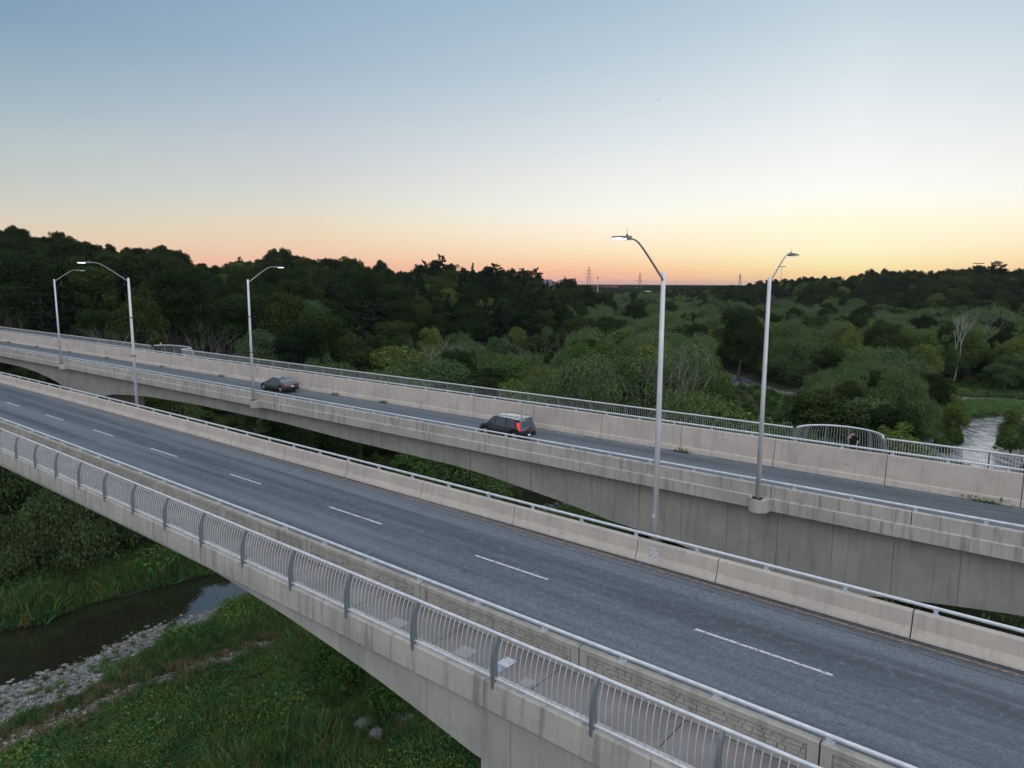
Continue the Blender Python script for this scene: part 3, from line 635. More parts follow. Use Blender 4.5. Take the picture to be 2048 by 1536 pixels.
# river surface
mb = MB(); V = []
dirs = np.gradient(RD[:, :2], axis=0); dirs /= np.linalg.norm(dirs, axis=1)[:, None]; nrm = np.stack([-dirs[:, 1], dirs[:, 0]], 1)
L_ = RD[:, :2]+nrm*(RD[:, 2:3]+1.2); R_ = RD[:, :2]-nrm*(RD[:, 2:3]+1.2); n = len(RD)
v = np.concatenate([np.c_[L_, np.zeros(n)], np.c_[R_, np.zeros(n)]]); mb.add(v, [(i, i+1, n+i+1, n+i) for i in range(n-1)])
MW = mat('river_water', (.022, .024, .014), .035, spec=.5); t = MW.node_tree; P = geo(t).outputs['Position']
bsdf(MW).inputs['IOR'].default_value = 2.0
r1 = noise(t, scaled(t, P, (.7, .35, 1)), 2.2, 4, .6)
yy = t.nodes.new('ShaderNodeSeparateXYZ'); t.links.new(P, yy.inputs[0]); xx = mr(t, yy.outputs[0], 10, 70, lo=.003, hi=.035)
bn = t.nodes.new('ShaderNodeBump'); bn.inputs['Strength'].default_value = 1; t.links.new(xx, bn.inputs['Distance']); t.links.new(r1, bn.inputs['Height']); t.links.new(bn.outputs[0], bsdf(MW).inputs['Normal'])
wb = mathn(t, 'MULTIPLY', mr(t, yy.outputs[0], 48, 66), mr(t, noise(t, scaled(t, P, (.5, .2, 1)), 1.6, 4, .65), .38, .62, lo=.25, hi=1.0))  # whitish riffles, plus bright sky reflection put into the base colour
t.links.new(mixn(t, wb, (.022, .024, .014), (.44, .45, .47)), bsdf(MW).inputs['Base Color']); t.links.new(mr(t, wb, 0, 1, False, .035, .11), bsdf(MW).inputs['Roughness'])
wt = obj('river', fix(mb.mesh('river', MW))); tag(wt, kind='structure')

# ------------------------------------------------------------------ foliage materials and generators
def leaf_mat(name, cols, trans=.25, rough=.6, patch=None):
    m = bpy.data.materials.new(name); m.use_nodes = True; t = m.node_tree; t.nodes.clear()
    oi = t.nodes.new('ShaderNodeObjectInfo'); g = geo(t)
    c1 = ramp(t, oi.outputs['Random'], [(i/(len(cols)-1), c) for i, c in enumerate(cols)])
    isl = g.outputs['Random Per Island']
    if patch:      # drifts of other species through the sward
        c1 = mixn(t, mr(t, noise(t, g.outputs['Position'], .28, 4, .65), .44, .60), c1, patch[0]); c1 = mixn(t, mr(t, noise(t, scaled(t, g.outputs['Position'], (1.3, 1.1, .2)), .75, 4, .7), .52, .66), c1, patch[1])
    hs = t.nodes.new('ShaderNodeHueSaturation'); t.links.new(c1, hs.inputs['Color'])
    t.links.new(mr(t, isl, 0, 1, False, .55, 1.5), hs.inputs['Value']); t.links.new(mr(t, isl, 0, 1, False, .485, .512), hs.inputs['Hue'])
    d = t.nodes.new('ShaderNodeBsdfDiffuse'); tr = t.nodes.new('ShaderNodeBsdfTranslucent'); mx = t.nodes.new('ShaderNodeMixShader'); mx.inputs[0].default_value = trans
    t.links.new(hs.outputs[0], d.inputs[0]); t.links.new(hs.outputs[0], tr.inputs[0]); t.links.new(d.outputs[0], mx.inputs[1]); t.links.new(tr.outputs[0], mx.inputs[2])
    o = t.nodes.new('ShaderNodeOutputMaterial'); t.links.new(mx.outputs[0], o.inputs[0]); return m
ML = {'oak': leaf_mat('oak_leaves', [(.016,.034,.012), (.030,.054,.016), (.013,.028,.013), (.046,.070,.020), (.022,.042,.018)]),  # oak, and pine below, coloured darker to stand for the backlit slope
      'ash': leaf_mat('ash_leaves', [(.070,.125,.038), (.110,.160,.038), (.055,.105,.044), (.135,.170,.040)]),
      'willow': leaf_mat('willow_leaves', [(.088,.140,.056), (.115,.165,.074), (.066,.118,.046), (.128,.172,.062)]),
      'pine': leaf_mat('pine_needles', [(.018,.038,.020), (.026,.048,.024), (.020,.036,.022)], .1),
      'shrub': leaf_mat('shrub_leaves', [(.050,.110,.026), (.070,.135,.030), (.040,.090,.030)]),
      'wild': leaf_mat('willow_bank_leaves', [(.082,.140,.054), (.108,.165,.068)]),
      'grass': leaf_mat('grass_blades', [(.088,.190,.055), (.125,.225,.064), (.150,.220,.078), (.100,.200,.088)], .3, patch=((.075,.170,.060), (.205,.215,.085))),
      'hay': leaf_mat('dry_grass', [(.27,.23,.13), (.19,.17,.09)], .2),
      'weed': leaf_mat('bank_weeds', [(.105,.205,.055), (.145,.240,.060), (.095,.185,.078)], .3, patch=((.080,.185,.065), (.175,.235,.070)))}
MBK = mat('bark', (.085, .075, .065), .9); MDEAD = mat('bleached_dead_wood', (.23, .22, .205), .9)
t = MDEAD.node_tree; oi = t.nodes.new('ShaderNodeObjectInfo')
t.links.new(ramp(t, oi.outputs['Random'], [(0, (.13,.125,.12)), (1, (.22,.21,.20))]), bsdf(MDEAD).inputs['Base Color'])
MDEADW = mat('pale_dead_wood', (.42, .41, .40), .9)

def quads(c, n, w, h, rng, up=None):
    """rhombic leaf clumps at c with normals n"""
    n = n/(np.linalg.norm(n, axis=1)[:, None]+1e-9)
    r = rng.normal(size=c.shape) if up is None else np.tile(up, (len(c), 1))+rng.normal(size=c.shape)*.35
    tt = np.cross(n, r); tt /= np.linalg.norm(tt, axis=1)[:, None]+1e-9; bb = np.cross(n, tt)
    w = np.broadcast_to(w, (len(c),))[:, None]/2; h = np.broadcast_to(h, (len(c),))[:, None]/2
    return np.stack([c-bb*h, c+tt*w, c+bb*h, c-tt*w], 1).reshape(-1, 3)
def unit(rng, n): v = rng.normal(size=(n, 3)); return v/np.linalg.norm(v, axis=1)[:, None]
def crown_lobes(rng, H, R, nl, z0=.38, flat=1.0, top=1.0):
    zc, rz = H*(z0+1)/2, H*(1-z0)/2; L = []
    for i in range(nl):
        d = unit(rng, 1)[0]; d[2] = d[2]*.9+.15; k = rng.uniform(.30, .80)
        s = 1-.35*max(0, d[2])*(2-top) ; p = np.array([d[0]*R*k*s, d[1]*R*k*s, zc+d[2]*rz*k]); r = R*rng.uniform(.24, .44)
        L.append((*p, r, r*rng.uniform(.7, .95)*flat))
    for i in range(6):      # a few leaders that break the round outline
        a = rng.uniform(0, 6.28); q = R*rng.uniform(.1, .75); L.append((math.cos(a)*q, math.sin(a)*q, zc+rz*rng.uniform(.55, .95)*(1-.35*q/R), R*rng.uniform(.14, .24), R*rng.uniform(.16, .30)*flat))
    return np.array(L)
def crown_broad(seed, H, R, nl, n, leaf, mt, z0=.3, flat=1.0, droop=False):
    rng = np.random.default_rng(seed); L = crown_lobes(rng, H, R, nl, z0, flat)
    wgt = L[:, 3]**2; k = rng.choice(len(L), n, p=wgt/wgt.sum()); d = unit(rng, n); d[:, 2] = np.where(d[:, 2] < -.35, -d[:, 2], d[:, 2])
    rr = .60+.50*rng.random(n)**.75+.22*(rng.random(n) < .07)*rng.random(n); rr += .10*np.sin(d[:, 0]*9+k)*np.cos(d[:, 1]*8+k*2)
    c = L[k, :3]+d*np.stack([L[k, 3], L[k, 3], L[k, 4]], 1)*rr[:, None]
    s = leaf*rng.uniform(.55, 1.35, n)
    if droop:
        c[:, 2] -= rng.random(n)**2*L[k, 3]*.9
        return soup('crown', quads(c, d*.8+rng.normal(size=c.shape)*.5, s*.5, s*2.0, rng, up=np.array([0, 0, 1.0])*0+np.array([1.0, 0, 0])) if False else strands(c, d, s, rng), 4, mt), L
    return soup('crown', quads(c, d+rng.normal(size=c.shape)*.55+np.array([0, 0, .35]), s, s*1.15, rng), 4, mt), L
def strands(c, d, s, rng):
    """hanging narrow leaf sprays"""
    dn = np.stack([d[:, 0]*.35, d[:, 1]*.35, -np.ones(len(c))], 1)+rng.normal(size=c.shape)*.28; dn /= np.linalg.norm(dn, axis=1)[:, None]
    sd_ = np.cross(dn, rng.normal(size=c.shape)); sd_ /= np.linalg.norm(sd_, axis=1)[:, None]
    h = (s*1.15)[:, None]; w = (s*.26)[:, None]
    return np.stack([c, c+dn*h*.5+sd_*w, c+dn*h, c+dn*h*.5-sd_*w], 1).reshape(-1, 3)
def trunk(seed, H, r, L, mt, nlimb=6, z0=.3):
    rng = np.random.default_rng(seed+99); mb = MB(); top = H*.72
    bend = rng.normal(size=2)*H*.02
    mb.tube([(0, 0, -.6), (bend[0]*.3, bend[1]*.3, H*.2), (bend[0], bend[1], H*.45), (0, 0, top)], [r*1.35, r, r*.7, r*.2], 6)
    for i in range(min(nlimb, len(L))):
        p = L[i, :3]; z = H*rng.uniform(.22, .5); mb.tube([(bend[0]*.6, bend[1]*.6, z), (p[0]*.5, p[1]*.5, z+(p[2]-z)*.6), tuple(p)], [r*.5, r*.3, r*.1], 5)
    return mb.mesh('trunk', mt)
def pine(seed, H, R, n, leaf, mt, white=False, z0=.12):
    rng = np.random.default_rng(seed); C = []; Nn = []; S = []; mb = MB(); mb.tube([(0, 0, -.6), (0, 0, H*.5), (0, 0, H*.98)], [H*.018, H*.012, .03], 6)
    nl = int(H/(1.15 if white else .62)); tot = []
    for i in range(nl):
        f = i/nl; z = H*(z0+(1-z0)*f)
        Lm = R*((1-f)**.75 if not white else (.45+.75*math.sin(min(1, f*1.1)*math.pi)**.8)*(1-.25*f))
        nb = rng.integers(3, 5) if white else rng.integers(5, 8)
        for j in range(nb):
            a = rng.uniform(0, 2*math.pi); l = Lm*rng.uniform(.5, 1.12); tot.append((z+rng.uniform(-.3, .3), a, max(.35, l)))
    w = np.array([q[2] for q in tot]); cnt = np.maximum(6, (n*w**1.3/(w**1.3).sum()).astype(int))
    for (z, a, l), m in zip(tot, cnt):
        u = (.22+.78*rng.random(m)**.7)*l; wd_ = .26*l*(1-.55*np.abs(u/l-.55)); off = rng.normal(size=m)*wd_*.55
        rise = (.16 if white else -.06)*u+(.10*u*u/l if white else .10*u*u/l)
        c = np.stack([np.cos(a)*u-np.sin(a)*off, np.sin(a)*u+np.cos(a)*off, z+rise+rng.normal(size=m)*(.16 if white else .12)], 1)
        C.append(c); Nn.append(rng.normal(size=(m, 3))*.45+np.array([0, 0, 1.0]))
        mb.tube([(0, 0, z), (math.cos(a)*l*.9, math.sin(a)*l*.9, z+(.16 if white else -.02)*l*.9)], [.05, .015], 3, caps=False)
    C = np.concatenate(C); Nn = np.concatenate(Nn); s = leaf*rng.uniform(.6, 1.35, len(C))
    return soup('crown', quads(C, Nn, s*.8, s*1.3, rng), 4, mt), mb.mesh('trunk', MBK)
def dead(seed, H, depth=5, spread=.5, mt=None, r0=None, multi=1, l0=.30):
    rng = random.Random(seed); mb = MB()
    def br(p, d, l, r, k):
        q = p+d*l*.5+np.array([rng.gauss(0, .05)*l, rng.gauss(0, .05)*l, 0]); e = q+(d+np.array([0, 0, .12]))*l*.5
        mb.tube([tuple(p), tuple(q), tuple(e)], [r, r*.85, r*.68], 4 if k > 2 else 3, caps=False)
        if k == 0: return
        for i in range(rng.choice([2, 2, 3])):
            nd = d+np.array([rng.gauss(0, spread), rng.gauss(0, spread), rng.gauss(.12, .22)]); nd /= np.linalg.norm(nd)
            br(e if i < 2 else q, nd, l*rng.uniform(.62, .86), r*.62, k-1)
    for m in range(multi):
        d = np.array([rng.gauss(0, .22), rng.gauss(0, .22), 1.0]) if multi > 1 else np.array([0.12, 0, 1.0]); d /= np.linalg.norm(d)
        br(np.array([rng.gauss(0, .3)*(multi > 1), rng.gauss(0, .3)*(multi > 1), -.4]), d, H*l0, r0 or H*.014, depth)
    return mb.mesh('branches', mt or MDEAD)

KINDS = {}
def kind(k, H, meshes): KINDS[k] = (H, meshes)
def mk(kd, seeds, H, R, nl, n, leaf, mname, **kw):
    out = []
    for s in seeds:
        cm, L = crown_broad(s, H, R, nl, n, leaf, ML[mname], **kw); out.append((cm, trunk(s, H, H*.018, L, MBK)))
    kind(kd, H, out)
mk('oak', (1, 2, 3, 4, 17), 15, 5.2, 40, 30000, .235, 'oak', z0=.18)
mk('ash', (5, 6, 7, 18), 12, 4.9, 38, 28000, .20, 'ash', z0=.10)
mk('lowash', (41, 42), 12, 4.4, 38, 26000, .21, 'ash', z0=-.05)
mk('willow', (8, 9, 10), 11, 5.2, 38, 34000, .26, 'willow', z0=.04, droop=True)
mk('shrub', (11, 12), 4, 2.4, 26, 6000, .22, 'shrub', z0=0.0)
mk('bank', (13, 14, 19), 10, 5.4, 30, 45000, .30, 'wild', z0=.0, droop=True)
kind('pine', 16, [pine(s, 16, 3.9, 9000, .42, ML['pine']) for s in (21, 22)])
kind('whitepine', 15, [pine(s, 15, 3.1, 5200, .42, ML['pine'], white=True, z0=.3) for s in (31, 32, 33)])
NAME = {'oak': ('broadleaf_tree', 'tree'), 'ash': ('broadleaf_tree', 'tree'), 'lowash': ('broadleaf_tree', 'tree'), 'willow': ('willow_tree', 'tree'), 'bank': ('willow_tree', 'tree'), 'shrub': ('shrub', 'shrub'), 'pine': ('pine_tree', 'tree'), 'whitepine': ('pine_tree', 'tree')}
USED = {}
def place(kd, var, x, y, h, w, rot, label, group=None, dz=0):
    H, ms = KINDS[kd]; cm, tm = ms[var % len(ms)]; nm, cat = NAME[kd]
    e = empty(nm, (x, y, ground1(x, y)-.1+dz), label, cat, group); e.rotation_euler = (0, 0, rot); e.scale = (w*h/H, w*h/H, h/H)
    c = obj('crown', cm, e); tr = obj('trunk', tm, e)
    USED.setdefault((kd, var % len(ms)), (c, tr)); return e

SKYL = np.array([(-400,380),(0,450),(30,455),(60,462),(85,480),(110,468),(140,466),(160,476),(215,492),(250,500),(290,500),(330,492),(358,498),(380,520),(440,532),(475,519),(520,517),(545,504),(600,504),(640,522),(690,520),(722,521),(738,541),(765,522),(790,541),(850,530),(900,528),(940,532),(985,528),(1040,545),(1078,540),(1090,560),(1115,563),(1140,559),(1165,571),(1200,577),(1330,577),(1400,575),(1440,573),(1470,570),(1550,559),(1600,555),(1660,551),(1680,559),(1688,561),(1700,545),(1760,540),(1800,541),(1900,537),(1960,533),(2000,541),(2048,532),(2500,515)], float)
CLEAR = [(x, y) for x, y in [(1450,748),(1475,752),(1500,757),(1520,768),(1545,776),(1575,788),(1545,788),(1520,782),(1870,908),(1905,890),(1940,880),(1965,858),(1985,862),(2000,880),(2030,895),(1990,925),(1950,912),(2040,925),(2020,905),(2040,880),(1925,920),(1975,940),(1960,830),(2010,826),(1060,993),(1085,998),(1110,1003),(1035,1001)]]
_cw = []
for x, y in CLEAR:
    v = V_R*(x-1024)/FPX-V_U*(y-768)/FPX+V_F; P = v*(-27.9)/v[2]; _cw.append((x, y, P@V_F))
def top_px(x, y, z): u, v, d = scr(np.array([[x, y, z]])); return u[0], v[0], d[0]
def ok_sight(x, y, zb, h, r):
    u, vt, d = top_px(x, y, zb+h); _, vb, _ = top_px(x, y, zb); rp = r*FPX/max(d, 1)
    for cx, cy, cd in _cw:
        if d < cd+1 and abs(u-cx) < rp*.92 and vt-2 < cy < vb+3: return False
    return True
rngt = random.Random(77); TREES = []
def try_tree(x, y, spec=None, hmul=1.0):
    d, sd_ = river_q(x, y)
    if d < 2.0: return
    zb = ground1(x, y); rel = zb-Z0; P = np.array([x, y, 0.0]); s = P@E_; t = P@N_
    t0 = t+.0004*s*s/2
    if t0 < 47 and y < 95 and x < 12 and t0 < 11: return
    u, vb, dep = top_px(x, y, zb)
    if dep < 20: return
    floodp = rel < -23.0
    r = rngt.random()
    if floodp:
        if u > 1150 or dep > 260: kd = 'willow' if r < .50 else 'ash' if r < .74 else 'oak' if r < .93 else 'shrub'
        else: kd = 'ash' if r < .42 else 'oak' if r < .68 else 'willow' if r < .86 else 'shrub'
        h = {'willow': rngt.uniform(9, 14.5), 'ash': rngt.uniform(8.5, 14), 'oak': rngt.uniform(10, 15.5), 'shrub': rngt.uniform(3, 6)}[kd]
        if 1560 < u < 1900 and dep < 190: h *= .85
    else:
        if u < 1190: kd = 'pine' if r < (.62 if 780 < u < 1190 else .22) else 'oak' if r < .93 or u < 380 else 'ash'
        else: kd = 'oak' if r < .90 else 'ash'
        h = {'pine': rngt.uniform(13, 20), 'ash': rngt.uniform(10, 15), 'oak': rngt.uniform(12, 19)}[kd]
    if floodp and u > 1150: h *= 1.16
    w = rngt.uniform(.85, 1.2)
    if t0 < 46: h = min(h*.62, 16.6-rel-28.0+Z0-zb if False else h*.62); kd = 'shrub' if h < 4.5 and r < .5 else kd
    if 9 < t0 < 45 and zb+h > Z0-12.6: h = max(2.5, Z0-12.8-zb)
    sk = float(np.interp(u, SKYL[:, 0], SKYL[:, 1])); _, vt, _ = top_px(x, y, zb+h)
    sk += 3+rngt.random()**1.5*(16 if u < 1190 else 8)
    if vt < sk+1:
        hh = h*(vb-sk-2)/(vb-vt) if vb > sk+6 else 0
        if hh < 5: return
        h = hh
    R_ = {'oak': .37, 'ash': .40, 'willow': .45, 'shrub': .6, 'pine': .25}[kd]*h*w
    if not ok_sight(x, y, zb, h, R_): return
    if floodp and x > 72 and 150 < y < 172 and u > 1880: return
    TREES.append([kd, x, y, h, w, rngt.uniform(0, 6.28), u, dep, floodp, R_/dep, t0])
def grid(y0, y1, sp, ulo, uhi):
    y = y0
    while y < y1:
        x = ulo*y
        while x < uhi*y:
            try_tree(x+rngt.uniform(-.42, .42)*sp, y+rngt.uniform(-.42, .42)*sp); x += sp
        y += sp
grid(52, 150, 7.6, -.86, .86); grid(150, 300, 8.6, -.86, .86); grid(300, 560, 11.5, -.86, .86); grid(560, 900, 12, -.86, .86); grid(900, 1500, 20, -.2, .6)
# crest rows that draw the skyline
u = -40
while u < 1180:
    D = float(np.interp(u, [-40, 250, 500, 900, 1080, 1180], [240, 262, 280, 335, 385, 420])); x = (u-1024)/FPX*D; zb = ground1(x, D)
    sk = float(np.interp(u, SKYL[:, 0], SKYL[:, 1])); _, vb, _ = top_px(x, D, zb); _, v1, _ = top_px(x, D, zb+10); h = 10*(vb-sk)/(vb-v1)
    if 5 < h < 26: TREES.append(['oak' if u < 760 or rngt.random() < .6 else 'pine', x, D, h*rngt.uniform(.94, 1.13), min(1.2, 14/h)*rngt.uniform(.7, 1.1), rngt.uniform(0, 6), u, D, False, 6/D, 99])
    u += rngt.uniform(17, 32)
u = 1330
while u < 2110:
    D = float(np.interp(u, [1330, 1480, 1720, 2048], [800, 640, 560, 520])); x = (u-1024)/FPX*D; zb = ground1(x, D)
    sk = float(np.interp(u, SKYL[:, 0], SKYL[:, 1])); _, vb, _ = top_px(x, D, zb); _, v1, _ = top_px(x, D, zb+10); h = 10*(vb-sk)/(vb-v1)
    if 5 < h < 26: TREES.append(['oak', x, D, h*rngt.uniform(.96, 1.12), min(1.3, 14/h)*rngt.uniform(.85, 1.2), rngt.uniform(0, 6), u, D, False, 6/D, 99])
    u += rngt.uniform(11, 19)
# individually described trees and shrubs
SPECIAL = [  # kind, photo column, distance, top row in photo, width, label
 ('whitepine', 882, 330, 508, 1.0, 'tallest lone pine with layered tufted top on the skyline'),
 ('whitepine', 850, 326, 520, .9, 'small spiky pine just left of the tallest skyline pine'),
 ('whitepine', 990, 352, 525, 1.5, 'broad pine crown on the skyline between the tall pine and the pylons'),
 ('whitepine', 1042, 360, 536, 1.1, 'left one of a pair of open pines near the right end of the ridge'),
 ('whitepine', 1070, 362, 535, 1.1, 'right one of a pair of open pines near the right end of the ridge'),
 ('whitepine', 487, 272, 512, .9, 'thin ragged pine on the skyline above the lamp by the sedan'),
 ('oak', 330, 262, 490, 1.3, 'large round dark tree standing above the ridge at left'),
 ('oak', 765, 318, 520, .9, 'small round tree alone on the skyline left of the pines'),
 ('oak', 1128, 400, 558, 1.6, 'low domed dark tree at the right end of the left ridge'),
 ('whitepine', 1980, 525, 521, 1.6, 'bushy pine sticking up from the right hand ridge'),
 ('ash', 1010, 128, 708, 1.1, 'bright green round tree behind the far railing left of centre'),
 ('ash', 880, 112, 722, 1.1, 'yellow green tree behind the far railing above the black car'),
 ('ash', 800, 122, 694, 1.2, 'wide yellow green tree behind the railing between the two cars'),
 ('ash', 430, 150, 606, 1.1, 'tall olive green tree behind the bare trees at left'),
 ('ash', 510, 146, 632, 1.0, 'bright olive tree right behind the lamp beside the sedan'),
 ('willow', 1240, 128, 770, .9, 'pale silvery bush just above the far railing left of the tall lamp'),
 ('willow', 1580, 200, 640, .9, 'tall silver green willow right of the right hand lamp, by the river bend'),
 ('willow', 1760, 165, 690, 1.3, 'big silvery willow above the rounded lookout'),
 ('willow', 1985, 250, 612, 1.1, 'tall pale poplar like tree at the right edge below the ridge'),
 ('lowash', 1815, 138, 741, .8, 'dark green upright tree above the lookout railing'),
 ('lowash', 1925, 122, 786, .62, 'narrow bright green young tree beside the river at right'),
 ('oak', 1665, 92, 776, 1.5, 'wide green tree top close behind the rounded lookout'),
 ('willow', 1745, 98, 800, 1.3, 'grey green bushy tree behind the lookout'),
 ('lowash', 1800, 82, 838, 1.3, 'yellow green bush crown right behind the person in black'),
 ('lowash', 1410, 116, 706, .9, 'dark green tree between the two tall lamps'),
 ('lowash', 2044, 118, 812, .8, 'tree overhanging the river at the right edge'),
 ('oak', 1480, 205, 612, 1.0, 'dark green cone shaped tree left of the right hand lamp'),
]
for kd, u, D, ty, w, lb in SPECIAL:
    x = (u-1024)/FPX*D; zb = ground1(x, D); _, vb, _ = top_px(x, D, zb); _, v1, _ = top_px(x, D, zb+10); h = 10*(vb-ty)/(vb-v1)
    TREES[:] = [q for q in TREES if not (abs(q[1]-x) < .28*h*w and abs(q[2]-D) < .3*h*w and q[2] < 300)]
    place(kd, rngt.randrange(4), x, D, h, w, rngt.uniform(0, 6), lb)
for u, D, h, lb in ((1925, 121, 3.4, 'low shrub around the foot of the narrow young tree beside the river'), (2046, 117, 4.2, 'dense low shrub at the waterside under the overhanging tree, right edge'), (1900, 118, 3.0, 'low shrub on the river bank left of the narrow young tree')):
    place('shrub', rngt.randrange(2), (u-1024)/FPX*D, D, h, 1.1, rngt.uniform(0, 6), lb)
# trees of the near left corner, on the far bank of the stream
for x, y, h, w, lb in [(-41.5, 63.0, 8.6, 1.15, 'large leafy willow on the far bank of the stream at the lower left'),
  (-46.5, 60.5, 6.2, 1.3, 'lower willow at the left edge of the photo, beside the large bank willow'), (-51, 67, 11, 1.1, 'tall willow behind the large bank willow, at the left edge under the bridge'), (-37.6, 70.0, 7.4, 1.25, 'dark willow beneath the nearest bridge, just right of the large bank willow'),
  (-57, 64, 12, 1.0, 'willow at the extreme left edge beside the stream'), (-33.6, 75.0, 4.6, 1.4, 'shaded willow beneath the nearest bridge, second right of the large one'),
  (-45, 76, 12, 1.2, 'willow hidden deep under the nearest bridge at left'), (-39.5, 80, 7, 1.2, 'dark willow deep under the bridge behind the shaded ones')]:
    TREES[:] = [q for q in TREES if math.hypot(q[1]-x, q[2]-y) > 5]
    place('bank', rngt.randrange(2), x, y, h, w, rngt.uniform(0, 6), lb)
TREES[:] = [q for q in TREES if not (q[2] < 66 and q[1] < 8) and not (q[10] < 11 and q[2] < 84)]
TREES[:] = [q for q in TREES if not (abs(q[6]-1916) < 42 and 148 < q[7] < 192)]
TREES[:] = [q for q in TREES if not (350 < q[6] < 485 and q[10] > 44 and q[7] < 128) and not (190 < q[6] < 250 and q[10] > 44 and q[7] < 116)]
for q in TREES:      # open line of sky over the stream that the water mirrors
    for cx, cy in ((-28.5, 60.5), (-26.2, 62.5), (-30.5, 58.5)):
        r_ = math.hypot(cx, cy); ux, uy = cx/r_, cy/r_; al = (q[1]-cx)*ux+(q[2]-cy)*uy; la = abs((q[1]-cx)*uy-(q[2]-cy)*ux)
        if 0 < al < 75 and la < 6: q[3] = max(1.5, min(q[3], Z0*al/r_*.98-(ground1(q[1], q[2]))))
for x, y, h, lb in [(-10.3, 42.5, 3.6, 'bright green leafy shrub on the slope under the nearest girder'), (-7.2, 39.2, 2.6, 'smaller bright shrub beside the boulders under the girder'), (-12.8, 45.2, 2.2, 'low shrub just left of the bright slope shrub')]:
    place('shrub', rngt.randrange(2), x, y, h, .9, rngt.uniform(0, 6), lb)
TREES.sort(key=lambda q: -q[9])
LM = [(30, 'the left edge of the photo'), (118, 'the farthest street lamp'), (262, 'the left lit street lamp'), (345, 'the distant white lookout'), (502, 'the lamp beside the sedan'), (600, 'the grey sedan'), (760, 'the lone skyline tree'), (880, 'the tallest skyline pine'), (1015, 'the black car'), (1175, 'the left pylon'), (1318, 'the tallest street lamp'), (1525, 'the right hand street lamp'), (1690, 'the rounded lookout'), (1820, 'the end of the lookout'), (1985, 'the right edge of the photo')]
SEEN_L = {}
def zone(q):
    kd, x, y, h, w, u, d, fl, t0 = q[0], q[1], q[2], q[3], q[4], q[6], q[7], q[8], q[10]
    nm = {'oak': 'dark broadleaf tree', 'ash': 'bright green tree', 'willow': 'silvery willow', 'pine': 'dark pine', 'shrub': 'leafy shrub'}[kd]
    sz = 'tall ' if h > 12.5 else 'low ' if h < 7 else 'wide ' if w > 1.08 else 'slim ' if w < .92 else ''
    _, vt, _ = top_px(x, y, ground1(x, y)+h); l = min(LM, key=lambda p: abs(p[0]-u)); off = u-l[0]
    side = 'in line with' if abs(off) < 22 else 'left of' if off < 0 else 'right of'
    sk = float(np.interp(u, SKYL[:, 0], SKYL[:, 1]))
    if t0 < 46: row = 'down between the two bridges'; gr = 'trees and shrubs between the bridges'
    elif not fl: row = 'at the skyline' if vt < sk+14 else 'high on the slope' if vt < sk+50 else 'half way up the slope' if vt < sk+95 else 'at the foot of the slope'; gr = 'trees on the left slope' if u < 1190 else 'trees on the right ridge'
    else: row = 'just behind the far railing' if vt > 760 or d < 125 else 'in the middle of the valley floor' if vt > 680 else 'far back on the valley floor'; gr = 'trees left on the valley floor' if u < 1200 else 'trees right on the valley floor'
    lb = sz+nm+' '+row+', '+side+' '+l[1]
    if len(lb.split()) > 16: lb = nm+' '+row+', '+side+' '+l[1]
    if len(lb.split()) > 16: lb = lb.replace('in the middle of the valley floor', 'mid valley')
    lb = lb.replace(' of the photo', '') if len(lb.split()) > 16 else lb
    return lb, gr
cnt = {}; REST = []
for q in TREES:
    if len([1]) and cnt.get('n', 0) < 290:
        cnt['n'] = cnt.get('n', 0)+1; lb, gr = zone(q); place(q[0], rngt.randrange(4), q[1], q[2], q[3], q[4], q[5], lb, gr)
    else: REST.append(q)

# ------------------------------------------------------------------ geometry node scatter
def scatter(name, pts, rot, scl, sources, label, cat, seed=0):
    """one object that repeats the given visible objects' meshes at pts"""
    me = bpy.data.meshes.new(name); pts = np.asarray(pts, float); n = len(pts); me.vertices.add(n); me.vertices.foreach_set('co', pts.astype(np.float32).ravel())
    for nm, a in (('rot', rot), ('scl', scl)):
        at = me.attributes.new(nm, 'FLOAT_VECTOR', 'POINT'); at.data.foreach_set('vector', np.asarray(a, np.float32).ravel())
    o = obj(name, me); g = bpy.data.node_groups.new(name, 'GeometryNodeTree')
    g.interface.new_socket('Geometry', in_out='INPUT', socket_type='NodeSocketGeometry'); g.interface.new_socket('Geometry', in_out='OUTPUT', socket_type='NodeSocketGeometry')
    gi = g.nodes.new('NodeGroupInput'); go = g.nodes.new('NodeGroupOutput'); ip = g.nodes.new('GeometryNodeInstanceOnPoints'); jn = g.nodes.new('GeometryNodeJoinGeometry')
    for src in sources:
        jj = g.nodes.new('GeometryNodeJoinGeometry')
        for so in src:
            oi = g.nodes.new('GeometryNodeObjectInfo'); oi.transform_space = 'ORIGINAL'; oi.inputs['Object'].default_value = so; oi.inputs['As Instance'].default_value = True; g.links.new(oi.outputs['Geometry'], jj.inputs[0])
        gt = g.nodes.new('GeometryNodeGeometryToInstance'); g.links.new(jj.outputs[0], gt.inputs[0]); g.links.new(gt.outputs[0], jn.inputs[0])
    g.links.new(gi.outputs[0], ip.inputs['Points']); g.links.new(jn.outputs[0], ip.inputs['Instance']); ip.inputs['Pick Instance'].default_value = True
    rv = g.nodes.new('FunctionNodeRandomValue'); rv.data_type = 'INT'; rv.inputs[4].default_value = 0; rv.inputs[5].default_value = len(sources)-1; rv.inputs['Seed'].default_value = seed
    g.links.new(rv.outputs[2], ip.inputs['Instance Index'])
    for nm, sk in (('rot', 'Rotation'), ('scl', 'Scale')):
        na = g.nodes.new('GeometryNodeInputNamedAttribute'); na.data_type = 'FLOAT_VECTOR'; na.inputs['Name'].default_value = nm; g.links.new(na.outputs[0], ip.inputs[sk])
    g.links.new(ip.outputs[0], go.inputs[0]); md = o.modifiers.new('scatter', 'NODES'); md.node_group = g
    tag(o, label, cat, kind='stuff'); return o
